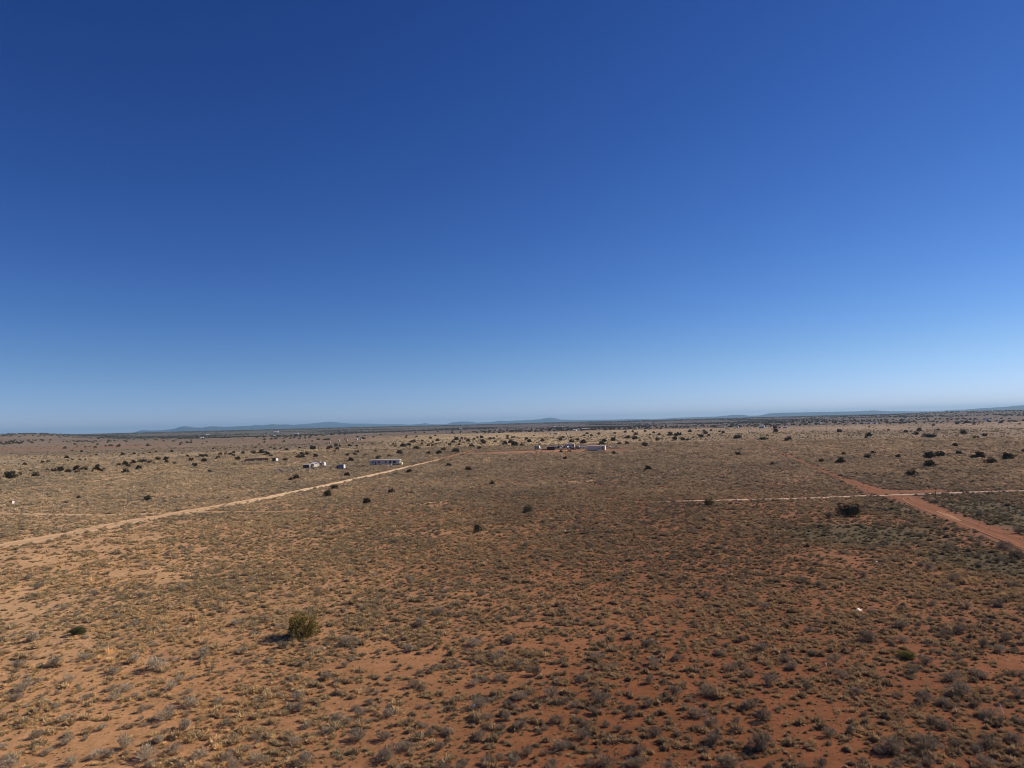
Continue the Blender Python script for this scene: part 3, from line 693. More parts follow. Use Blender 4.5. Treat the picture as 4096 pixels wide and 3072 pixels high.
# shrubs beside the red road, from the closer view
BIG += [(3300 + x / 2.78, 1900 + y / 2.78, w_ / 2.78) for x, y, w_ in [(1240, 280, 90), (1330, 330, 80), (1410, 365, 60), (1730, 415, 130), (1660, 360, 60), (1410, 390, 60), (2030, 450, 110), (1920, 515, 90), (1840, 475, 70),
        (2160, 610, 130), (2080, 490, 70), (510, 285, 60), (905, 410, 70), (830, 435, 60), (590, 465, 60), (345, 495, 70), (570, 545, 80), (1000, 505, 90), (1250, 500, 60), (1080, 485, 60), (900, 555, 70),
        (1210, 555, 60), (1280, 635, 90), (830, 610, 70), (1350, 780, 120), (1700, 765, 90), (1620, 700, 80), (2000, 790, 140), (1060, 675, 90), (1480, 600, 80), (40, 440, 130), (650, 265, 50), (1170, 295, 50), (1730, 700, 80)]]

def plant_at(cx, cy, wpx, up=0.30):
    """middle of the plant in the picture -> base point and true width"""
    p = gp(cx, cy + wpx * up); d = math.hypot(p.x, p.y)
    return p, wpx * p.y / F

nshr = 0
def add_shrub(p, wid, k, tint, label, group, hs=None, name="desert_shrub", cat="shrub"):
    global nshr
    o = link(name, SHRUB_ME[k % len(SHRUB_ME)]); nshr += 1
    s = wid * 1.12; h = (hs or RNG.uniform(0.8, 1.05)) * s
    o.location = (p.x, p.y, p.z - 0.02); o.rotation_euler = (0, 0, float(RNG.uniform(0, 6.28))); o.scale = (s, s * float(RNG.uniform(0.85, 1.05)), h)
    o["tint"] = [float(v) for v in tint]
    tag(o, label, cat, group); return o

used = []; SHR_ITEMS = []
for i, (cx, cy, wp) in enumerate(BIG):
    p, wd = plant_at(cx, cy, wp)
    if any((p.x - u[0]) ** 2 + (p.y - u[1]) ** 2 < 0.2 for u in used): continue
    used.append((p.x, p.y, wd))
    t = plant_tint(np.array([p.x]), np.array([p.y]), 1, 'shrub')[0]
    o = add_shrub(p, wd, i, t, "grey shrub", "larger grey shrubs scattered over the foreground")
    SHR_ITEMS.append((o, cx, cy, wp))
print("large shrubs", nshr)

def name_by_place(items, cols, rows, what, sizes):
    """items: (object, photo x, y, width). Label = size + kind + column + row (+ rank from the left among equals)"""
    cells = {}
    for o, x, y, wd in items:
        c = next(n for lim, n in cols if x < lim); r = next(n for lim, n in rows if y < lim); z = next(n for lim, n in sizes if wd < lim)
        cells.setdefault((z, c, r), []).append((x, o))
    rank = ["first", "second", "third", "fourth", "fifth", "sixth", "seventh", "eighth", "ninth", "tenth", "eleventh", "twelfth", "thirteenth", "fourteenth", "fifteenth"]
    for (z, c, r), L_ in cells.items():
        L_.sort(key=lambda t: t[0])
        for i, (x, o) in enumerate(L_):
            tail = "" if len(L_) == 1 else (", %s from left" % rank[min(i, 14)])
            o["label"] = "%s %s %s, %s%s" % (z, what, c, r, tail)
CN = [(180, "at the left edge"), (400, "near the left edge"), (700, "well left of the lone juniper"), (950, "left of the lone juniper"), (1300, "in line with the lone juniper"),
      (1600, "right of the lone juniper"), (1900, "just left of the middle"), (2200, "just right of the middle"), (2500, "right of the middle"), (2850, "right of the middle third"),
      (3250, "left of the crossroads juniper"), (3550, "below the crossroads juniper"), (3850, "near the olive bush"), (9999, "at the right edge")]
RN = [(2050, "by the red road's crossing"), (2110, "by the red road"), (2150, "below the red road"), (2330, "upper rows"), (2480, "fifth row up"), (2600, "fourth row up"), (2700, "third row up"), (2800, "second row up"), (2900, "near the bottom"), (9999, "along the bottom edge")]
name_by_place(SHR_ITEMS, CN, RN, "grey shrub", [(42, "small"), (62, "middling"), (9999, "broad")])

def shrub_layer():
    X, Y, S = [], [], []
    for r0, r1, dn, a, b in ((42, 110, 0.33, 0.5, 0.95), (110, 260, 0.13, 0.6, 1.3), (260, 520, 0.05, 0.8, 1.6), (520, 1000, 0.012, 1.0, 2.0), (1000, 1800, 0.0035, 1.5, 2.6)):
        x, y = sector(r0, r1, dn)
        dens = 0.25 + 0.75 * sst(0.4, 0.6, fbm(x / 20, y / 28, 91, 3)) * (0.6 + 0.5 * sst(0.4, 0.9, side(x, y)))
        dens = dens * (1 - road_mask(x, y, 0.8)) * (1 - 0.9 * bare_mask(x, y))
        k = RNG.random(len(x)) < dens
        X.append(x[k]); Y.append(y[k]); S.append(RNG.uniform(a, b, k.sum()) * RNG.uniform(0.7, 1, k.sum()))
    x = np.concatenate(X); y = np.concatenate(Y); s = np.concatenate(S)
    U = np.array(used); keep = np.ones(len(x), bool)
    near = y < 160
    for ux, uy, uw in U: keep &= ~(near & ((x - ux) ** 2 + (y - uy) ** 2 < (0.45 * uw + 0.3) ** 2))
    x, y, s = x[keep], y[keep], s[keep]; n = len(x)
    rot = np.stack([np.zeros(n), np.zeros(n), RNG.uniform(0, 6.283, n)], 1); scl = np.stack([s, s * RNG.uniform(0.8, 1.1, n), s * RNG.uniform(0.7, 1.1, n)], 1)
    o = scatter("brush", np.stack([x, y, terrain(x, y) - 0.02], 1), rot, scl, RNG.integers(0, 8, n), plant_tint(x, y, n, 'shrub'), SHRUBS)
    tag(o, "small grey brush mixed among the grass over the plain", "brush", kind='stuff')
    print("brush", n)
shrub_layer()

# ------------------------------------------------------------------ junipers
CROWN_NEAR = [crown_mesh(300 + i, 8200, 0.031, 15, 0.85, 0.38) for i in range(3)]
CROWN_MID = [crown_mesh(320 + i, 1900, 0.062, 11, 0.8, 0.22) for i in range(6)]
TRUNK = [trunk_mesh(340 + i) for i in range(3)]
JUN_TINT = (0.085, 0.072, 0.040)

def juniper(px, py, wpx, hpx=None, label=None, group=None, near=False, tint=None, lift=0.0, name="juniper_tree", cat="juniper", up=None):
    hpx = hpx or wpx * 0.78
    p = gp(px, py + hpx * (0.5 if up is None else up)); sc = p.y / F * 1.0
    k_ = 1.1 if near else 1.22; wd = wpx * sc * k_; ht = hpx * sc * k_
    t = np.array(tint if tint is not None else JUN_TINT) * RNG.uniform(0.8, 1.25)
    used.append((p.x, p.y, wd))
    rz = float(RNG.uniform(0, 6.28))
    if near or wpx > 24:
        r = empty(name, (p.x, p.y, p.z), rz); tag(r, label, cat, group)
        c = link("crown", random.choice(CROWN_NEAR if near or wpx > 50 else CROWN_MID), None, r); c.scale = (wd, wd, ht / 0.95); c["tint"] = [float(v) for v in t]
        k = link("trunk", random.choice(TRUNK), None, r); k.scale = (wd, wd, ht / 0.95)
        return r
    c = link(name, random.choice(CROWN_MID)); c.location = (p.x, p.y, p.z); c.rotation_euler = (0, 0, rz); c.scale = (wd, wd, ht / 0.95)
    c["tint"] = [float(v) for v in t]; tag(c, label, cat, group); return c

G1 = "junipers dotted over the left plain"; G2 = "junipers round the left yards"; G3 = "junipers on the pale grass band"; G4 = "junipers on the right plain"
juniper(1212, 2496, 112, 104, "large olive green juniper standing alone in the left foreground, casting a long shadow", near=True, tint=(0.24, 0.18, 0.055))
juniper(310, 2522, 60, 34, "small low green bush by the bare sand near the left edge", near=True, tint=(0.09, 0.095, 0.035), name="green_bush", cat="bush")
juniper(3388, 2034, 82, 62, "broad dark juniper just below the pale track at the crossroads", near=True, tint=(0.062, 0.060, 0.036))
juniper(3627, 2616, 76, 30, "low bright olive bush among grey shrubs at lower right", near=True, tint=(0.19, 0.16, 0.045), name="green_bush", cat="bush")
juniper(2838, 2003, 31, 38, "upright yellowish green juniper standing in front of the pale track", near=True, tint=(0.16, 0.13, 0.05))
juniper(1913, 2106, 34, 46, "dark narrow bush with bare side twigs in the middle of the plain", near=True, tint=(0.09, 0.078, 0.05), name="dark_bush", cat="bush")
juniper(2112, 2032, 44, 34, "thin vase shaped olive bush in the middle distance", near=True, tint=(0.24, 0.19, 0.12), name="sparse_bush", cat="bush")
juniper(1310, 1972, 32, 30, "dark juniper directly below the main dirt road", near=True)
juniper(1339, 1946, 32, 20, "dark low juniper touching the edge of the main dirt road", near=True)
juniper(1465, 2001, 28, 24, "grey green bush right of the dark junipers below the main road", near=True, tint=(0.08, 0.075, 0.05))
juniper(1565, 1960, 24, 26, "small rounded juniper below the bend of the main road", near=True)
juniper(1968, 1929, 20, 20, "single green bush on the open plain above the middle", near=True, tint=(0.06, 0.065, 0.04))
juniper(591, 1991, 30, 24, "grey green bush alone on the left plain above the thin path", near=True, tint=(0.08, 0.08, 0.055))
juniper(3648, 1888, 40, 36, "rounded dark juniper nearest the crossroads on the right plain", near=True)
juniper(3963, 1839, 44, 30, "largest dark juniper of the clump near the right edge", near=True)
juniper(3055, 1752, 38, 15, "long flat juniper thicket at the far end of the red road", near=True, tint=(0.045, 0.05, 0.03))
juniper(3713, 1740, 46, 20, "wide dark juniper thicket on the tan grass at upper right", near=True, tint=(0.045, 0.05, 0.03))

Z1 = [(110, 805, 110), (215, 795, 45), (380, 805, 70), (325, 765, 30), (215, 752, 30), (510, 752, 35), (580, 755, 50), (655, 740, 60), (735, 762, 55), (830, 735, 80), (830, 780, 55), (910, 743, 60), (1050, 708, 45),
      (1045, 745, 80), (1080, 755, 50), (1125, 740, 30), (1285, 700, 50), (1350, 682, 60), (1385, 705, 40), (1438, 668, 60), (1495, 725, 60), (1350, 765, 60), (1510, 662, 50), (1550, 658, 50), (1595, 657, 30), (1620, 670, 50),
      (1700, 632, 50), (1790, 630, 60), (1795, 660, 40), (1885, 685, 40), (2025, 602, 35), (2065, 640, 50), (2100, 700, 60), (650, 762, 30), (460, 668, 40), (520, 663, 40), (590, 685, 20), (625, 660, 20),
      (730, 648, 20), (780, 645, 25), (860, 645, 30), (920, 638, 20), (988, 636, 20), (1060, 652, 15), (720, 612, 40), (1040, 588, 25), (1325, 580, 40), (1445, 575, 30), (1615, 563, 25), (1685, 556, 25), (1855, 549, 30),
      (880, 550, 25), (780, 545, 20), (50, 688, 20), (205, 688, 20), (265, 690, 40), (850, 1047, 40)]
Z2 = [(45, 650, 60), (190, 622, 55), (410, 628, 55), (60, 600, 50), (10, 600, 50), (360, 597, 40), (330, 580, 40), (365, 560, 30), (465, 565, 35), (275, 580, 30), (220, 580, 40), (575, 565, 50), (660, 555, 60),
      (725, 578, 65), (765, 600, 35), (500, 625, 35), (920, 645, 50), (788, 655, 32), (1060, 608, 50), (1105, 606, 50), (1095, 580, 50), (1155, 577, 50), (1245, 597, 55), (1220, 512, 60), (1075, 512, 25), (1020, 565, 20),
      (935, 530, 35), (865, 523, 20), (805, 523, 25), (760, 507, 20), (600, 514, 20), (1385, 515, 40), (1410, 503, 35), (1480, 522, 40), (1450, 550, 30), (1465, 485, 40), (1505, 494, 25), (1610, 487, 30), (1690, 490, 25),
      (1695, 555, 45), (1670, 582, 40), (1595, 588, 40), (1775, 597, 35), (1625, 640, 60), (1895, 550, 35), (1925, 622, 55), (2040, 605, 45), (2000, 540, 25), (2150, 560, 60), (1860, 470, 20), (2085, 472, 25),
      (2110, 495, 30), (2190, 485, 50), (1035, 825, 65), (980, 850, 40), (1585, 800, 55), (1795, 1085, 70), (100, 770, 40), (635, 475, 20), (140, 523, 20), (1210, 440, 20)]
Z3 = [(175, 515, 60), (305, 570, 45), (420, 562, 55), (465, 530, 50), (605, 543, 70), (770, 492, 50), (860, 512, 40), (525, 700, 55), (100, 765, 55), (735, 740, 65), (30, 550, 30), (35, 485, 45), (95, 475, 40),
      (60, 495, 25), (110, 495, 20), (235, 470, 30), (305, 484, 30), (350, 482, 30), (385, 468, 20), (355, 452, 25), (405, 428, 40), (150, 440, 40), (125, 445, 30), (240, 437, 30), (605, 413, 50), (665, 407, 30),
      (705, 410, 25), (735, 432, 45), (575, 445, 40), (645, 440, 25), (640, 477, 30), (535, 475, 30), (800, 418, 30), (835, 400, 25), (880, 398, 40), (885, 435, 40), (905, 455, 45), (975, 412, 35), (1010, 410, 30),
      (1025, 445, 25), (1045, 388, 20), (1160, 385, 30), (1160, 408, 30), (1210, 400, 25), (1235, 397, 25), (1190, 447, 45), (1135, 463, 55), (1235, 470, 75), (1315, 484, 40), (1365, 415, 35), (1395, 438, 45),
      (1535, 430, 40), (1505, 478, 30), (1760, 398, 30), (1730, 422, 48), (1850, 440, 50), (1848, 403, 25), (1920, 422, 35), (1980, 445, 60), (2020, 358, 30), (2065, 378, 30), (1990, 380, 25),
      (2145, 362, 30), (2200, 435, 40), (1735, 555, 40), (1830, 553, 40), (1785, 625, 45), (330, 407, 30), (500, 460, 20), (1445, 383, 18)]
Z4 = [(160, 355, 25), (275, 340, 30), (355, 335, 25), (385, 362, 40), (487, 333, 28), (580, 348, 30), (540, 372, 25), (640, 365, 35), (755, 362, 55), (820, 372, 45), (855, 362, 50), (970, 333, 40), (1125, 330, 30),
      (1140, 352, 45), (1065, 375, 22), (1175, 378, 30), (1095, 388, 45), (1005, 400, 20), (1200, 324, 25), (1290, 338, 25), (1330, 343, 35), (1465, 397, 50), (1500, 395, 50), (2045, 412, 50), (2010, 428, 50),
      (1895, 325, 50), (305, 397, 45), (375, 405, 55), (270, 402, 20), (45, 435, 45), (20, 465, 60), (140, 420, 55), (210, 465, 40), (295, 467, 50), (480, 480, 70), (620, 420, 40), (808, 412, 50), (895, 417, 45),
      (945, 425, 30), (150, 570, 50), (515, 730, 70), (1485, 580, 60), (1520, 530, 30), (1860, 685, 40)]
Z5 = [(540, 370, 60), (220, 330, 50), (1555, 343, 60), (1790, 375, 45), (1695, 402, 50), (1470, 482, 50), (750, 320, 25), (540, 288, 20), (1085, 315, 50), (935, 335, 40), (1050, 358, 45), (1290, 318, 30), (510, 400, 30),
      (265, 580, 45), (235, 645, 80), (530, 605, 65), (585, 565, 50), (855, 605, 55), (1190, 595, 100), (1310, 580, 85), (1190, 685, 100), (1510, 570, 60), (1735, 590, 95), (1665, 610, 50), (2040, 605, 100),
      (2205, 545, 40), (25, 650, 50), (1580, 240, 30)]
JC = [(150, "at the left edge"), (330, "near the left edge"), (520, "on the far left plain"), (700, "above the left dirt track"), (860, "over the left dirt track"), (1000, "left of the mud building"),
      (1150, "round the mud building"), (1330, "behind the shack row"), (1480, "left of the mobile home"), (1640, "round the mobile home"), (1780, "right of the mobile home"), (1920, "above the main road bend"),
      (2060, "beyond the main road end"), (2180, "behind the travel trailer"), (2320, "behind the old bus"), (2460, "round the big white trailer"), (2620, "right of the big white trailer"),
      (2800, "in the middle of the tan grass"), (2980, "left of the red road end"), (3150, "round the red road end"), (3400, "right of the red road"), (3640, "above the crossroads"), (3850, "right of the crossroads"), (9999, "near the right edge")]
JR = [(1760, "farthest row"), (1790, "far row"), (1830, "middle row"), (1880, "near row"), (9999, "nearest row")]
its = []
for zs, x0, grp, lab in ((Z1, 0, G1, "small dark juniper, one of many dotted over the plain at far left"), (Z2, 800, G2, "rounded dark juniper on the plain round the mud building and the long mobile home"),
                         (Z3, 1600, G3, "dark juniper on the pale dry grass beyond the main road"), (Z4, 2400, G4, "dark juniper scattered over tan grass right of the big white trailer"),
                         (Z5, 3276, "junipers of the far right plain", "dark rounded juniper on the brown plain beyond the crossroads")):
    for x, y, wd in zs:
        o = juniper(x0 + x / 2.698, 1600 + y / 2.698, wd / 2.698, None, lab, grp); its.append((o, x0 + x / 2.698, 1600 + y / 2.698, wd / 2.698))


name_by_place(its, JC, JR, "dark juniper", [(11.5, "tiny"), (18, "small"), (9999, "full")])

def far_trees():
    x, y = sector(1150, 6500, 0.0029)
    r = np.hypot(x, y); s = side(x, y)
    cl = fbm(x / 260, y / 420, 95, 4)
    dens = 0.02 + sst(0.50, 0.62, cl) * 0.55
    dens = dens * (0.25 + 0.75 * sst(1250, 1600, r))
    dens = np.where((r > 1250) & (r < 1700) & (s > 0.4), dens * 0.7, dens)
    # woodland along the low ridges on the skyline
    top = terrain(x, y); dens = np.where((r > 2600) & (top > 9), 0.30, dens)
    k = RNG.random(len(x)) < dens; x, y, r = x[k], y[k], r[k]; n = len(x)
    sc = RNG.uniform(3.0, 6.5, n); hgt = sc * RNG.uniform(0.6, 0.85, n)
    rot = np.stack([np.zeros(n), np.zeros(n), RNG.uniform(0, 6.283, n)], 1)
    t = np.array(JUN_TINT)[None] * RNG.uniform(1.0, 2.8, n)[:, None]
    lo = hidden_collection("far_crown", [crown_mesh(360 + i, 260, 0.14, 8, 0.8) for i in range(5)])
    o = scatter("woodland", np.stack([x, y, terrain(x, y)], 1), rot, np.stack([sc, sc, hgt], 1), RNG.integers(0, 5, n), t, lo)
    tag(o, "far dark scrub woodland speckling the plain up to the skyline", "woodland", kind='stuff'); print("far trees", n)
far_trees()

# ------------------------------------------------------------------ buildings, trailers, vehicles
def base(px, py): 
    p = gp(px, py); return p, p.y / F

def root(name, label, cat, px, py, turn=0.0, group=None):
    """Empty on the ground; local +x runs to the right as seen, -y faces the camera; turn in degrees"""
    p, s = base(px, py)
    r = empty(name, p, yaw_at(p) + R(turn)); tag(r, label, cat, group); return r, s

def wheel(parent, x, y, rad=0.33, wd=0.2, name="wheel"):
    o = MB().tube((x, y - wd / 2, rad), (x, y + wd / 2, rad), rad, None, 14).build(name, M['rubber'], parent)
    MB().tube((x, y - wd / 2 - 0.01, rad), (x, y - wd / 2 + 0.02, rad), rad * 0.55, None, 10).build("rim", M['tin'], o)
    return o

def opening(parent, x, w_, z0, z1, y, name="window", frame='offwhite', pane='glass'):
    """window or door in the wall whose face is at y (towards the camera)"""
    f = MB()
    t = 0.06
    f.box(x - w_ / 2 - t, x + w_ / 2 + t, y - 0.04, y - 0.002, z1, z1 + t); f.box(x - w_ / 2 - t, x + w_ / 2 + t, y - 0.04, y - 0.002, z0 - t, z0)
    f.box(x - w_ / 2 - t, x - w_ / 2, y - 0.04, y - 0.002, z0, z1); f.box(x + w_ / 2, x + w_ / 2 + t, y - 0.04, y - 0.002, z0, z1)
    o = f.build(name, M[frame], parent)
    MB().box(x - w_ / 2, x + w_ / 2, y - 0.02, y - 0.003, z0, z1).build("pane" if name == "window" else "panel", M[pane], o)
    return o

def long_trailer(name, label, cat, px, py, L, H, D, turn, wall, roof, wins, doors, skirt=0.45, overhang=0.12, end=None, wheels=(), round_top=False):
    r, s = root(name, label, cat, px, py, turn)
    b = MB()
    if round_top:
        q = [(-D / 2, skirt), (D / 2, skirt), (D / 2, H - 0.3), (D / 2 - 0.12, H - 0.1), (D / 2 - 0.35, H), (-D / 2 + 0.35, H), (-D / 2 + 0.12, H - 0.1), (-D / 2, H - 0.3)]
        b.prism_x(q, -L / 2, L / 2)
    else: b.box(-L / 2, L / 2, -D / 2, D / 2, skirt, H)
    b.build("wall", M[wall], r, 0.04)
    if roof:
        f = MB(); f.prism_x([(-D / 2 - overhang, H + 0.02), (D / 2 + overhang, H + 0.02), (D / 2 + overhang, H + 0.09), (0, H + 0.28), (-D / 2 - overhang, H + 0.09)], -L / 2 - overhang, L / 2 + overhang)
        f.build("roof", M[roof], r)
    MB().box(-L / 2 + 0.15, L / 2 - 0.15, -D / 2 + 0.12, D / 2 - 0.12, 0.02, skirt - 0.004).build("undercarriage", M['dark'], r)
    for x, w_, z0, z1 in wins: opening(r, x, w_, z0, z1, -D / 2)
    for x, w_, z1, m_ in doors: opening(r, x, w_, skirt + 0.06, z1, -D / 2, "door", 'grey', m_)
    if end: MB().box(L / 2 + 0.003, L / 2 + 0.05, -D / 2 + 0.05, D / 2 - 0.05, skirt + 0.02, H - 0.04).build("end_panel", M[end], r)  # whiter sheet over the end: its sunlit look put into the paint
    for x in wheels: wheel(r, x, -D / 2 + 0.12)
    return r, s

def scrap(label, px, py, wpx, n, mats, seed, hmax=0.9, name="scrap_heap", cat="scrap heap"):
    """a heap of boards, sheets and barrels that reads as one pile"""
    g = random.Random(seed); r, s = root(name, label, cat, px, py)
    W = wpx * s
    for k in range(n):
        x = g.uniform(-W / 2, W / 2); y = g.uniform(-0.8, 1.2); kind = g.random(); b = MB(); m_ = M[g.choice(mats)]
        if kind < 0.45:
            l = g.uniform(0.8, 2.6); a = g.uniform(-0.6, 0.6); h = g.uniform(0.05, hmax)
            o = b.box(-l / 2, l / 2, -0.35, 0.35, 0, 0.05).build("sheet", m_, r); o.location = (x, y, h * 0.5 + 0.1); o.rotation_euler = (g.uniform(-0.5, 0.5), g.uniform(0.1, 0.9), a)
        elif kind < 0.8:
            l = g.uniform(0.5, 1.6); h = g.uniform(0.3, hmax)
            o = b.box(-l / 2, l / 2, -l * 0.35, l * 0.35, 0, h).build("crate", m_, r, 0.02); o.location = (x, y, 0); o.rotation_euler = (0, g.uniform(-0.1, 0.1), g.uniform(-0.7, 0.7))
        else:
            o = b.tube((0, 0, 0), (0, 0, 0.85), 0.29, None, 12).build("barrel", m_, r); o.location = (x, y, 0.0); o.rotation_euler = (0, 0, 0)
    return r

def pickup(label, px, py, turn, cab, bed, sc=1.0, camper=False, name="pickup_truck", cat="truck"):
    r, s = root(name, label, cat, px, py, turn)
    q = [(-2.5, 0.45), (2.5, 0.45), (2.55, 0.95), (1.5, 1.08), (0.95, 1.65), (-0.15, 1.68), (-0.3, 1.05), (-2.5, 1.05)]
    MB().prism([(x * sc, z * sc) for x, z in q], -0.9 * sc, 0.9 * sc).build("body", M[cab], r, 0.05)
    MB().box(-2.3 * sc, -0.45 * sc, -0.75 * sc, 0.75 * sc, 1.055 * sc, 1.06 * sc + 0.02).build("bed", M['dark'], r)
    MB().prism([(0.98 * sc, 1.12 * sc), (1.35 * sc, 1.12 * sc), (0.95 * sc, 1.58 * sc), (0.0, 1.6 * sc), (-0.1 * sc, 1.12 * sc)], -0.912 * sc, 0.912 * sc).build("window", M['glass'], r)
    for x in (-1.55, 1.6):
        for y in (-0.82, 0.82): wheel(r, x * sc, y * sc, 0.36 * sc, 0.22)
    for y in (-0.6, 0.6): MB().box(2.53 * sc, 2.58 * sc, (y - 0.12) * sc, (y + 0.12) * sc, 0.7 * sc, 0.85 * sc).build("headlight", M['white'], r)
    if camper:
        MB().prism([(x * sc, z * sc) for x, z in [(-2.6, 1.1), (-0.35, 1.1), (-0.35, 1.8), (0.8, 1.85), (0.95, 2.5), (0.8, 2.75), (-2.5, 2.8), (-2.65, 2.6)]], -0.98 * sc, 0.98 * sc).build("camper_shell", M[bed], r, 0.06)
        opening(r, -1.4 * sc, 1.1 * sc, 1.7 * sc, 2.25 * sc, -0.98 * sc)
    return r, s

def van(label, px, py, turn, side_m, rear_m, L=4.6, H=2.5, W=2.0, name="box_van", cat="van"):
    """box body with the pale end towards the right, cab to the left"""
    r, s = root(name, label, cat, px, py, turn)
    MB().box(-L / 2 + 1.5, L / 2, -W / 2, W / 2, 0.55, H).build("box_body", M[side_m], r, 0.04)
    MB().box(L / 2 + 0.003, L / 2 + 0.05, -W / 2 + 0.04, W / 2 - 0.04, 0.6, H - 0.03).build("rear_door", M[rear_m], r)
    MB().prism([(-L / 2, 0.5), (-L / 2 + 1.48, 0.5), (-L / 2 + 1.48, H * 0.80), (-L / 2 + 0.85, H * 0.8), (-L / 2 + 0.4, H * 0.5), (-L / 2, H * 0.45)], -W / 2 + 0.08, W / 2 - 0.08).build("cab", M[side_m], r, 0.05)
    MB().prism([(-L / 2 + 0.52, H * 0.52), (-L / 2 + 1.3, H * 0.52), (-L / 2 + 1.3, H * 0.74), (-L / 2 + 0.9, H * 0.74)], -W / 2 + 0.07, W / 2 - 0.07).build("window", M['glass'], r)
    for x in (-L / 2 + 0.8, L / 2 - 0.9):
        for y in (-W / 2 + 0.15, W / 2 - 0.15): wheel(r, x, y, 0.36)
    return r, s

# ---- long mobile home of the left yard
r, s = long_trailer("mobile_home", "long mobile home with a pale roof strip and dark windows beside the main road", "mobile home",
                    1541, 1861, 15.6, 2.75, 3.6, -14, 'offwhite', 'tin', [(-5.9, 1.1, 1.55, 2.1), (-2.9, 0.9, 1.3, 2.2), (0.7, 1.1, 1.45, 2.1), (5.2, 1.5, 1.0, 2.2)],
                    [(-4.6, 0.25, 2.1, 'dark'), (3.1, 0.95, 2.35, 'dark')], 0.55, 0.22, end='white')
MB().prism([(7.4, 2.55), (8.9, 2.35), (8.9, 2.42), (7.4, 2.66)], -1.7, 1.7).build("awning", M['cream'], r)
MB().box(8.05, 8.9, -1.5, 1.5, 0.05, 1.4).build("porch", M['cream'], r, 0.05)
MB().prism_x([(-2.9, 0.02), (-1.85, 0.02), (-1.85, 0.8), (-2.1, 0.8), (-2.9, 0.15)], 1.6, 2.9).build("steps", M['tin'], r)

# ---- mud building and the shed beside it
r, s = root("mud_building", "long low reddish mud walled building at the end of the left dirt track", "building", 1020, 1846)
w_ = 73 * s
MB().box(-w_ / 2, w_ / 2, -2.4, 2.4, 0, 13 * s).build("wall", M['adobe'], r, 0.05)
MB().box(-w_ / 2 - 0.12, w_ / 2 + 0.12, -2.55, 2.55, 13 * s + 0.003, 13 * s + 0.14).build("roof", M['wood'], r)  # pale slab stands for the wall's lit top edge, brightness put into colour
MB().box(w_ / 2 + 0.01, w_ / 2 + 1.9, -1.8, 1.9, 0, 11.5 * s).build("lean_to", M['darkred'], r)
MB().prism([(-w_ / 2 - 0.9, 0), (-w_ / 2 - 0.003, 0), (-w_ / 2 - 0.003, 11 * s)], -2.2, 1.6).build("buttress", M['adobe'], r)
opening(r, -2.6, 0.7, 0.8, 1.35, -2.4, "window", 'adobe', 'dark')
r, s = root("small_shed", "small shed with one bright white end wall right of the mud building", "shed", 1101, 1846, -38)
MB().box(-1.25, 1.25, -1.15, 1.15, 0, 2.15).build("wall", M['dark'], r)
MB().box(1.253, 1.30, -1.1, 1.1, 0.05, 2.1).build("end_wall", M['white'], r)
MB().prism_x([(-1.35, 2.153), (1.35, 2.153), (1.35, 2.35), (-1.35, 2.2)], -1.4, 1.45).build("roof", M['rust'], r)

# ---- left yard
pickup("old blue violet pickup with a pale cab at the left end of the junk yard", 1116, 1884, 0, 'lilac', 'white', 0.66)
MB().box(0.35, 1.15, -0.62, 0.62, 0.74, 1.2).build("cab_panel", M['white'], [o for o in COL.objects if o.name.startswith("pickup_truck")][-1], 0.04)
r, s = root("washing_machine", "small white rounded appliance standing alone in the left yard", "appliance", 1192, 1869)
MB().box(-0.5, 0.5, -0.4, 0.4, 0, 0.95).build("housing", M['white'], r, 0.08)
MB().tube((0, -0.43, 0.5), (0, -0.402, 0.5), 0.3, None, 16).build("door", M['dark'], r)
r, s = root("board_shed", "dark board shed with pale edges at the left end of the shack row", "shed", 1228, 1873, -24)
MB().box(-1.5, 1.5, -1.2, 1.2, 0, 1.85).build("wall", M['darkred'], r)
MB().box(1.503, 1.56, -1.1, 1.1, 0.05, 1.8).build("end_wall", M['grey'], r)
MB().prism_x([(-1.35, 1.853), (1.35, 1.853), (1.35, 2.15), (-1.35, 1.93)], -1.65, 1.75).build("roof", M['tin'], r)
opening(r, -0.3, 0.9, 0.25, 1.5, -1.2, "door", 'grey', 'dark')
r, s = root("white_shack", "shack with a sunlit white end and sloping pale roof beside the dark board shed", "shack", 1256, 1870, -52)
MB().box(-1.05, 1.05, -1.0, 1.0, 0, 1.7).build("wall", M['grey'], r)
MB().box(1.053, 1.10, -0.95, 0.95, 0.05, 1.65).build("end_wall", M['white'], r)  # white on the sun-facing end only: its lit look put into colour
MB().box(-0.4, 0.4, -1.06, -1.003, 0.1, 1.5).build("door", M['dark'], r)
MB().prism_x([(-1.4, 1.75), (1.4, 2.55), (1.4, 2.62), (-1.4, 1.82)], -1.7, 1.4).build("roof", M['white'], r)
r, s = root("cream_shack", "narrow cream coloured shack in the middle of the shack row", "shack", 1269, 1869, -55)
MB().box(0.623, 0.67, -0.68, 0.88, 0.03, 1.93).build("end_wall", M['cream'], r)
MB().box(-0.62, 0.62, -0.7, 0.9, 0, 1.95).build("wall", M['cream'], r)
MB().box(-0.72, 0.72, -0.8, 1.0, 1.953, 2.03).build("roof", M['tin'], r)
r, s = root("camp_trailer", "blue grey camp trailer with two white roof boxes at the right of the shack row", "trailer", 1288, 1866, -30)
MB().box(1.703, 1.76, -0.95, 0.95, 0.5, 2.05).build("end_wall", M['white'], r)  # white sheet paints the sunlit look of this end
MB().box(-1.7, 1.7, -1.0, 1.0, 0.45, 2.1).build("body", M['lilac'], r, 0.08)
for x in (-1.2, 1.15): MB().box(x - 0.45, x + 0.45, -0.7, 0.7, 2.103, 2.45).build("roof_box", M['white'], r, 0.04)
MB().box(0.75, 1.6, -1.05, -1.003, 0.6, 1.6).build("door", M['white'], r)
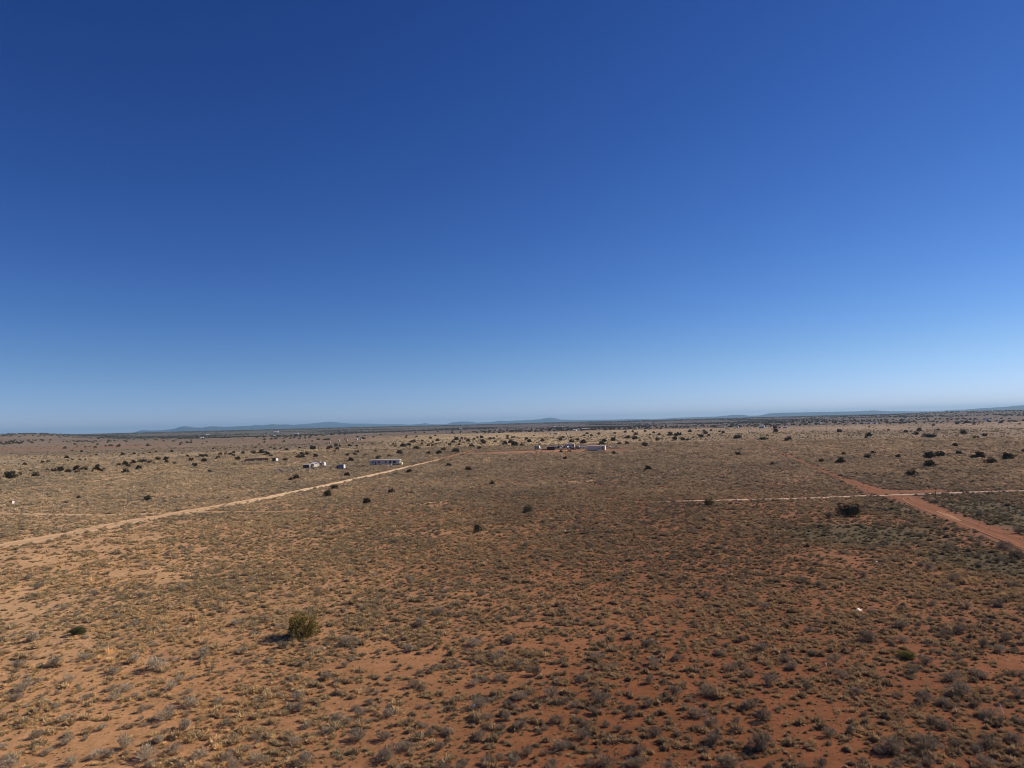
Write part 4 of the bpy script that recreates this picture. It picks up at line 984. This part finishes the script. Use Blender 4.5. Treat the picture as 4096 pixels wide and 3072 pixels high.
opening(r, -0.5, 1.1, 1.2, 1.75, -1.0); wheel(r, -0.1, -0.85); wheel(r, -0.1, 0.85)
r, s = root("dinghy", "upturned white boat lying between the shacks and the box van", "boat", 1313, 1868, 8)
MB().prism([(-1.35, 0.25), (-0.9, 0.06), (0.9, 0.06), (1.4, 0.5), (0.9, 0.62), (0.1, 0.75), (-0.6, 0.66), (-1.2, 0.55)], -0.55, 0.55).build("hull", M['white'], r, 0.12)
MB().box(-0.3, 0.1, -0.35, 0.35, 0.753, 0.95).build("keel_box", M['grey'], r, 0.03)
r, s = root("barrel", "dark metal barrel standing left of the box van", "barrel", 1324, 1876)
MB().tube((0, 0, 0), (0, 0, 0.9), 0.33, None, 14).build("drum", M['rust'], r)
MB().tube((0, 0, 0.901), (0, 0, 0.93), 0.35, None, 14).build("lid", M['grey'], r)
van("blue sided box van with a bright white end, left of the mobile home", 1361, 1878, -24, 'blue', 'white', 4.3, 2.35, 2.1)
scrap("line of broken boards and junk in front of the violet pickup", 1145, 1889, 110, 34, ['wood', 'tin', 'dark', 'grey', 'cream', 'white'], 5, 0.7)
scrap("scattered boards between the violet pickup and the dark board shed", 1175, 1877, 50, 20, ['wood', 'tin', 'dark', 'rust'], 9, 0.6)
scrap("small pile of pale scrap under the roofs of the shack row", 1243, 1872, 30, 16, ['white', 'dark', 'wood', 'tin'], 10, 1.4)
scrap("heap of dark rubbish below the left end of the long mobile home", 1452, 1868, 50, 30, ['dark', 'rust', 'grey', 'wood'], 6, 0.9)
scrap("pale boards leaning by the door of the long mobile home", 1560, 1862, 20, 7, ['white', 'wood', 'rust'], 7, 0.7)
scrap("low scatter of planks in front of the shacks", 1255, 1880, 70, 22, ['wood', 'tin', 'dark'], 8, 0.4)

# ---- yard in the middle
long_trailer("white_trailer", "big pale box trailer with brilliant sunlit white right end in the middle yard", "trailer",
             2386, 1803, 12.2, 3.25, 3.1, -13, 'offwhite', 'tin', [(2.0, 1.1, 1.55, 2.15)], [(3.55, 0.22, 2.9, 'grey'), (4.6, 1.2, 2.8, 'grey')], 0.35, 0.06, end='white')
r, s = long_trailer("travel_trailer", "short white travel trailer with a slanting front at the left end of the middle yard", "camper",
                    2149, 1799, 3.5, 2.95, 2.3, -22, 'lilac', None, [(-1.0, 0.8, 1.8, 2.3)], [], 0.5, 0, None, (-0.2,), True)
MB().prism([(1.753, 0.55), (2.3, 1.0), (2.0, 2.3), (1.753, 2.9)], -1.1, 1.1).build("nose", M['white'], r, 0.05)  # white nose on a duller body: lit and shaded sides put into paint
MB().box(1.0, 1.45, -1.19, -1.152, 1.5, 2.2).build("front_window", M['glass'], r)
r, s = root("open_container", "dark fronted storage container with a pale rim right of the short travel trailer", "container", 2203, 1801, 4)
MB().box(-2.75, 2.75, -1.2, 1.2, 0.1, 2.6).build("shell", M['darkred'], r)
f = MB(); f.box(-2.85, 2.85, -1.32, 1.25, 2.603, 2.85); f.box(2.753, 2.95, -1.32, 1.2, 0.1, 2.6); f.build("rim", M['tin'], r)
MB().box(-2.6, 2.6, -1.24, -1.203, 0.25, 2.4).build("door", M['dark'], r)  # dark sheet over the open front; shade inside put into its colour
r, s = long_trailer("old_bus", "long pale bus body with a pinkish white roof behind the scrap heaps", "bus", 2279, 1792, 7.4, 3.0, 2.5, -8, 'offwhite', 'pinktin',
                    [(-2.9, 0.6, 1.8, 2.4), (-1.4, 0.5, 1.8, 2.4), (0.9, 0.3, 1.6, 2.3), (2.6, 0.9, 1.7, 2.4)], [(3.3, 0.6, 2.5, 'dark')], 0.5, 0.1, None, (-2.4, 2.2), False)
pickup("rusted pickup with a raised hood, left of the old bus", 2233, 1794, 5, 'rust', 'grey', 0.95)
pickup("white pickup carrying a camper shell, between the bus and the big trailer", 2341, 1797, 0, 'offwhite', 'white', 0.78, True)
pickup("blue pickup with a white tail parked behind the right end of the big trailer", 2432, 1792, 180, 'blue', 'offwhite', 0.85)
scrap("tall tangle of metal junk at the left of the middle yard", 2238, 1795, 44, 50, ['rust', 'white', 'tin', 'lilac', 'dark', 'white', 'dark'], 11, 2.6)
scrap("long heap of car parts and boxes below the old bus", 2282, 1798, 84, 80, ['white', 'tin', 'rust', 'teal', 'dark', 'white', 'dark'], 12, 2.0)
scrap("loose junk right of the old bus", 2322, 1796, 30, 26, ['white', 'rust', 'dark', 'tin'], 13, 1.7)
scrap("junk behind the right end of the big trailer", 2453, 1790, 26, 22, ['grey', 'tin', 'dark', 'white'], 14, 1.2)
scrap("small dark junk between the travel trailer and the dark container", 2177, 1800, 14, 8, ['dark', 'rust', 'tin'], 15, 1.0)
van("pale box van with its white end to the right, standing left of the old bus", 2262, 1797, -38, 'grey', 'white', 4.6, 2.4, 2.0)
van("small faded teal van in the heap between the bus and the camper pickup", 2309, 1795, -30, 'teal', 'cream', 3.8, 2.1, 1.8)
pickup("wrecked dark pickup lying in front of the old bus", 2296, 1799, 170, 'dark', 'rust', 0.8)
r, s = root("white_plank", "long pale board lying on the red drive at left of the middle yard", "board", 2134, 1804)
MB().box(-1.6, 1.6, -0.4, 0.4, 0.05, 0.3).build("plank", M['cream'], r, 0.02); MB().box(-1.2, -1.0, -0.35, 0.35, 0, 0.05).build("batten", M['wood'], r)
r, s = root("water_tank", "small white water tank on the pale grass beyond the big trailer", "tank", 2467, 1759)
MB().tube((0, 0, 0), (0, 0, 1.0), 0.6, None, 16).build("shell", M['white'], r); MB().tube((0, 0, 1.003), (0, 0, 1.2), 0.58, 0.1, 16).build("lid", M['white'], r)

# ---- by the left edge
r, s = root("dumped_cabinet", "small dark violet cabinet with a white side standing at the far left edge", "cabinet", 46, 2017, -40)
MB().box(-0.5, 0.5, -0.45, 0.45, 0, 0.95).build("body", M['lilac'], r, 0.02)
MB().box(0.503, 0.54, -0.43, 0.43, 0.03, 0.92).build("door", M['white'], r)
MB().box(-0.42, 0.42, -0.48, -0.453, 0.3, 0.9).build("shelf_opening", M['dark'], r)
r, s = root("roof_sheet", "pale panel lying flat just right of the dumped cabinet", "panel", 72, 2012, 6)
MB().box(-0.75, 0.75, -0.4, 0.4, 0.28, 0.34).build("sheet", M['tin'], r); MB().box(-0.6, 0.6, -0.3, 0.3, 0.0, 0.277).build("block", M['dark'], r)

# ---- fence by the green patch, and the braced corner post
fp = [(3742, 1984), (3793, 1982), (3860, 2001), (3924, 2018), (3937, 2021), (4036, 2046), (4062, 2056)]
p0 = gp(*fp[0]); r = empty("wire_fence", p0); tag(r, "line of dark wooden posts carrying thin wire beside the green patch at right", "fence")
tops = []
for i, (x, y) in enumerate(fp):
    p = gp(x, y) - p0; h = (1.25, 1.0, 1.0, 1.0, 1.0, 1.1, 1.5)[i]
    o = MB().tube((0, 0, -0.1), (random.uniform(-0.05, 0.05), 0, h), 0.07, 0.055, 8).build("post", M['post'], r); o.location = p; tops.append(p)
b = MB()
for z in (0.35, 0.62, 0.9):
    for a_, c_ in zip(tops[:-1], tops[1:]): b.tube(a_ + Vector((0, 0, z)), c_ + Vector((0, 0, z)), 0.006, None, 4)
b.build("wire", M['grey'], r)
r, s = root("corner_brace", "pale leaning boards bracing the last fence post near the right edge", "brace", 4078, 2060)
for k, (x0_, x1_, z) in enumerate(((-0.7, 0.35, 1.15), (-0.66, 0.75, 0.9))):
    MB().tube((x0_, 0.02 * k, z), (x1_, 0.1, 0.03), 0.05, None, 6).build("brace_pole", M['wood'], r)
MB().box(0.25, 0.8, -0.2, 0.25, 0.0, 0.42).build("foot_board", M['wood'], r, 0.02)

# ---- litter
def litter(kind, label, px, py, w_m, mat, seed):
    r, s = root({'jug': "plastic_jug", 'board': "board_scrap", 'bag': "plastic_bag", 'stick': "fallen_pole"}[kind], label, {'jug': "jug", 'board': "board", 'bag': "bag", 'stick': "pole"}[kind], px, py, seed * 40)
    if kind == 'jug':
        MB().tube((0, 0, 0), (0, 0, w_m * 0.8), w_m * 0.4, w_m * 0.36, 12).build("body", M[mat], r, 0.02); MB().tube((0, 0, w_m * 0.8), (0, 0, w_m), w_m * 0.36, w_m * 0.12, 12).build("neck", M[mat], r)
    elif kind == 'board':
        o = MB().box(-w_m / 2, w_m / 2, -w_m * 0.25, w_m * 0.25, 0.1, 0.16).build("sheet", M[mat], r); o.rotation_euler = (0.35, 0.1, 0)
        MB().box(-w_m * 0.1, w_m * 0.1, 0, w_m * 0.15, 0, 0.12).build("clod", M['adobe'], r)
    elif kind == 'stick':
        MB().tube((-w_m / 2, 0, 0.45), (w_m / 2, 0.1, 0.08), 0.035, None, 6).build("shaft", M[mat], r); MB().tube((-w_m / 2, 0, 0.45), (-w_m / 2 - 0.1, 0, 0.6), 0.05, 0.02, 6).build("tip", M[mat], r)
    else:
        g = np.random.default_rng(seed); d = rand_dirs(60, g, 0.0); V = d * (w_m * g.uniform(0.3, 0.55, 60))[:, None] * [1, 1, 0.6]
        import bmesh
        bm = bmesh.new(); [bm.verts.new(v) for v in V]; bmesh.ops.convex_hull(bm, input=bm.verts)
        me = bpy.data.meshes.new("crumpled_sheet"); bm.to_mesh(me); bm.free(); link("crumpled_sheet", me, M[mat], r)
    return r
litter('bag', "bright white bag on bare soil right of centre, below the crossroads", 3505, 2248, 0.42, 'white', 1)
litter('board', "flat pale board scrap lying among tufts at right", 3436, 2444, 0.9, 'white', 2)
litter('jug', "small white jug leaning by a large grey shrub in the lower middle", 1896, 2834, 0.30, 'white', 3)
litter('bag', "greyish white bag caught in grass in the middle of the plain", 2260, 2126, 0.7, 'offwhite', 4)
litter('jug', "cream coloured jug among tufts in the lower right foreground", 3302, 2663, 0.25, 'cream', 5)
litter('bag', "orange tan scrap bag on bare red soil at lower right", 3943, 2698, 0.28, 'wood', 6)
litter('stick', "short pale pole sticking out of a grey shrub at lower right", 4005, 2856, 0.40, 'offwhite', 7)
litter('board', "small sandy white board on the left plain under the far path", 182, 1960, 0.9, 'cream', 8)

# ---- far settlement
def house(label, px, py, wpx, hpx, wall, roof, turn=-20, deep=None, flat=False, name="house", cat="house", group=None):
    r, s = root(name, label, cat, px, py, turn, group)
    W = wpx * s; H = max(hpx * s, 2.2); D = deep or min(W * 0.6, 8)
    hw = H if flat else H * 0.66
    MB().box(-W / 2, W / 2, -D / 2, D / 2, -0.3, hw).build("wall", M[wall], r)
    if flat: MB().box(-W / 2 - 0.2, W / 2 + 0.2, -D / 2 - 0.2, D / 2 + 0.2, hw + 0.003, hw + 0.2).build("roof", M[roof], r)
    else: MB().prism_x([(-D / 2 - 0.4, hw + 0.003), (D / 2 + 0.4, hw + 0.003), (0, H)], -W / 2 - 0.3, W / 2 + 0.3).build("roof", M[roof], r)
    n = max(1, int(W / 4))
    for k in range(n):
        x = -W / 2 + W * (k + 0.5) / n
        if k == n // 2: opening(r, x, 0.95, 0.05, 2.05, -D / 2, "door", 'grey', 'dark')
        else: opening(r, x, 1.1, 1.0, 2.0, -D / 2)
    return r
FH = "tiny far buildings near the skyline"
house("white roofed house among dark trees, left of the round rusty tank", 3048, 1713, 19, 11, 'teal', 'white')
r, s = root("rusty_tank", "round dark red brown tank standing between low far houses at right", "tank", 3101, 1714)
MB().tube((0, 0, -0.3), (0, 0, 12 * s), 9 * s, None, 24).build("shell", M['rust'], r); MB().tube((0, 0, 12 * s + 0.003), (0, 0, 14 * s), 9.2 * s, 1.2, 24).build("cap", M['darkred'], r)
house("low pale building directly right of the round rusty tank", 3120, 1713, 14, 6, 'offwhite', 'tin', flat=True)
house("low grey blue building second to the right of the rusty tank", 3141, 1713, 15, 7, 'lilac', 'tin')
house("dark long farm building with pale patches on the far grass edge right of centre", 2888, 1710, 26, 7, 'grey', 'tin')
house("tiny bright white cabin on the far grass edge, right of the dark farm building", 2951, 1711, 7, 6, 'white', 'white')
house("left one of two white far trailers side by side near the right skyline", 3477, 1695, 14, 5, 'white', 'white', -30, 3.5, True, "far_trailer", "trailer")
house("right one of two white far trailers side by side near the right skyline", 3500, 1695, 14, 5, 'white', 'white', -30, 3.5, True, "far_trailer", "trailer")
house("small low white trailer left of the far pair of white trailers", 3426, 1698, 9, 3, 'white', 'white', -30, 3.5, True, "far_trailer", "trailer")
house("white house with two bright roofs near the right skyline", 3938, 1681, 10, 7, 'white', 'white', -35)
house("white shed touching the bright roofed house near the right edge", 3951, 1681, 8, 8, 'white', 'white', -35, name="far_shed", cat="shed")
house("long low bluish building far off right of the rusty tank", 3273, 1695, 20, 5, 'lilac', 'tin', flat=True)
house("pale flat building high on the dark plain at right", 3622, 1672, 12, 4, 'teal', 'white', flat=True)
house("isolated brilliant white cabin on the dark plain at left", 1097, 1746, 7, 6, 'white', 'white', -40)
house("left group of white roofs on the left skyline", 1105, 1729, 20, 5, 'white', 'white')
house("right white roofed house on the left skyline", 1185, 1726, 16, 6, 'white', 'pinktin')
house("pale house in the tree belt at far left", 808, 1754, 14, 6, 'offwhite', 'white')
house("small white pair of sheds under the left mountains", 830, 1741, 12, 4, 'white', 'white')
house("small house with a white roof left of centre near the skyline", 1842, 1718, 12, 7, 'offwhite', 'white')
house("white cabin near the skyline left of the far village", 1984, 1722, 8, 7, 'white', 'pinktin')
house("teal roofed house at the top of the far village", 2282, 1713, 22, 5, 'teal', 'teal')
house("white long house in the far village", 2300, 1723, 14, 6, 'white', 'white')
house("cream cabin next to the long white house of the far village", 2313, 1722, 7, 8, 'cream', 'white')
house("dark blue long building with a pale right end in the far village", 2340, 1719, 26, 6, 'blue', 'tin', -30)
house("leftmost white roof of the far village", 2219, 1710, 9, 5, 'white', 'white')
house("second white roof of the far village", 2247, 1709, 8, 5, 'white', 'pinktin')
house("pinkish house in the upper far village", 2262, 1710, 11, 4, 'pinktin', 'pinktin')
house("pale low trailer at the foot of the far village", 2225, 1737, 16, 4, 'offwhite', 'white', flat=True)
house("small cream cabin on the grass edge below the far village", 2267, 1737, 8, 6, 'cream', 'white')
house("tiny white shed left of the low trailer below the far village", 2204, 1737, 8, 4, 'white', 'white')
house("peach coloured cabin right of the far village", 2493, 1706, 8, 6, 'cream', 'pinktin')
house("small sunlit tan cabin on the grass edge right of the far village", 2546, 1716, 8, 6, 'cream', 'white')
house("small white hut on the far plain left of centre, lowest of its row", 1319, 1773, 5, 4, 'white', 'white')
house("cream hut beginning the row of far huts left of centre", 1354, 1765, 10, 4, 'cream', 'white')
house("second hut of the row of far huts left of centre", 1386, 1763, 9, 4, 'cream', 'tin')
house("third hut of the row of far huts left of centre", 1426, 1760, 8, 4, 'white', 'white')
house("last hut of the row of far huts left of centre", 1443, 1760, 8, 5, 'white', 'tin')

# ------------------------------------------------------------------ haze
def haze():
    b = MB().box(-33000, 33000, -33000, 33000, -20, 250)
    m = bpy.data.materials.new("haze_air"); m.use_nodes = True; t = m.node_tree; t.nodes.clear()
    o_ = N(t, "ShaderNodeOutputMaterial"); v = N(t, "ShaderNodeVolumePrincipled")
    v.inputs['Color'].default_value = (0.38, 0.70, 1.0, 1); v.inputs['Density'].default_value = 3.9e-5; v.inputs['Anisotropy'].default_value = 0.12
    t.links.new(v.outputs[0], o_.inputs['Volume'])
    o = b.build("haze", m); tag(o, kind='stuff', label="thin blue air haze over the far plain", cat="haze")
haze()
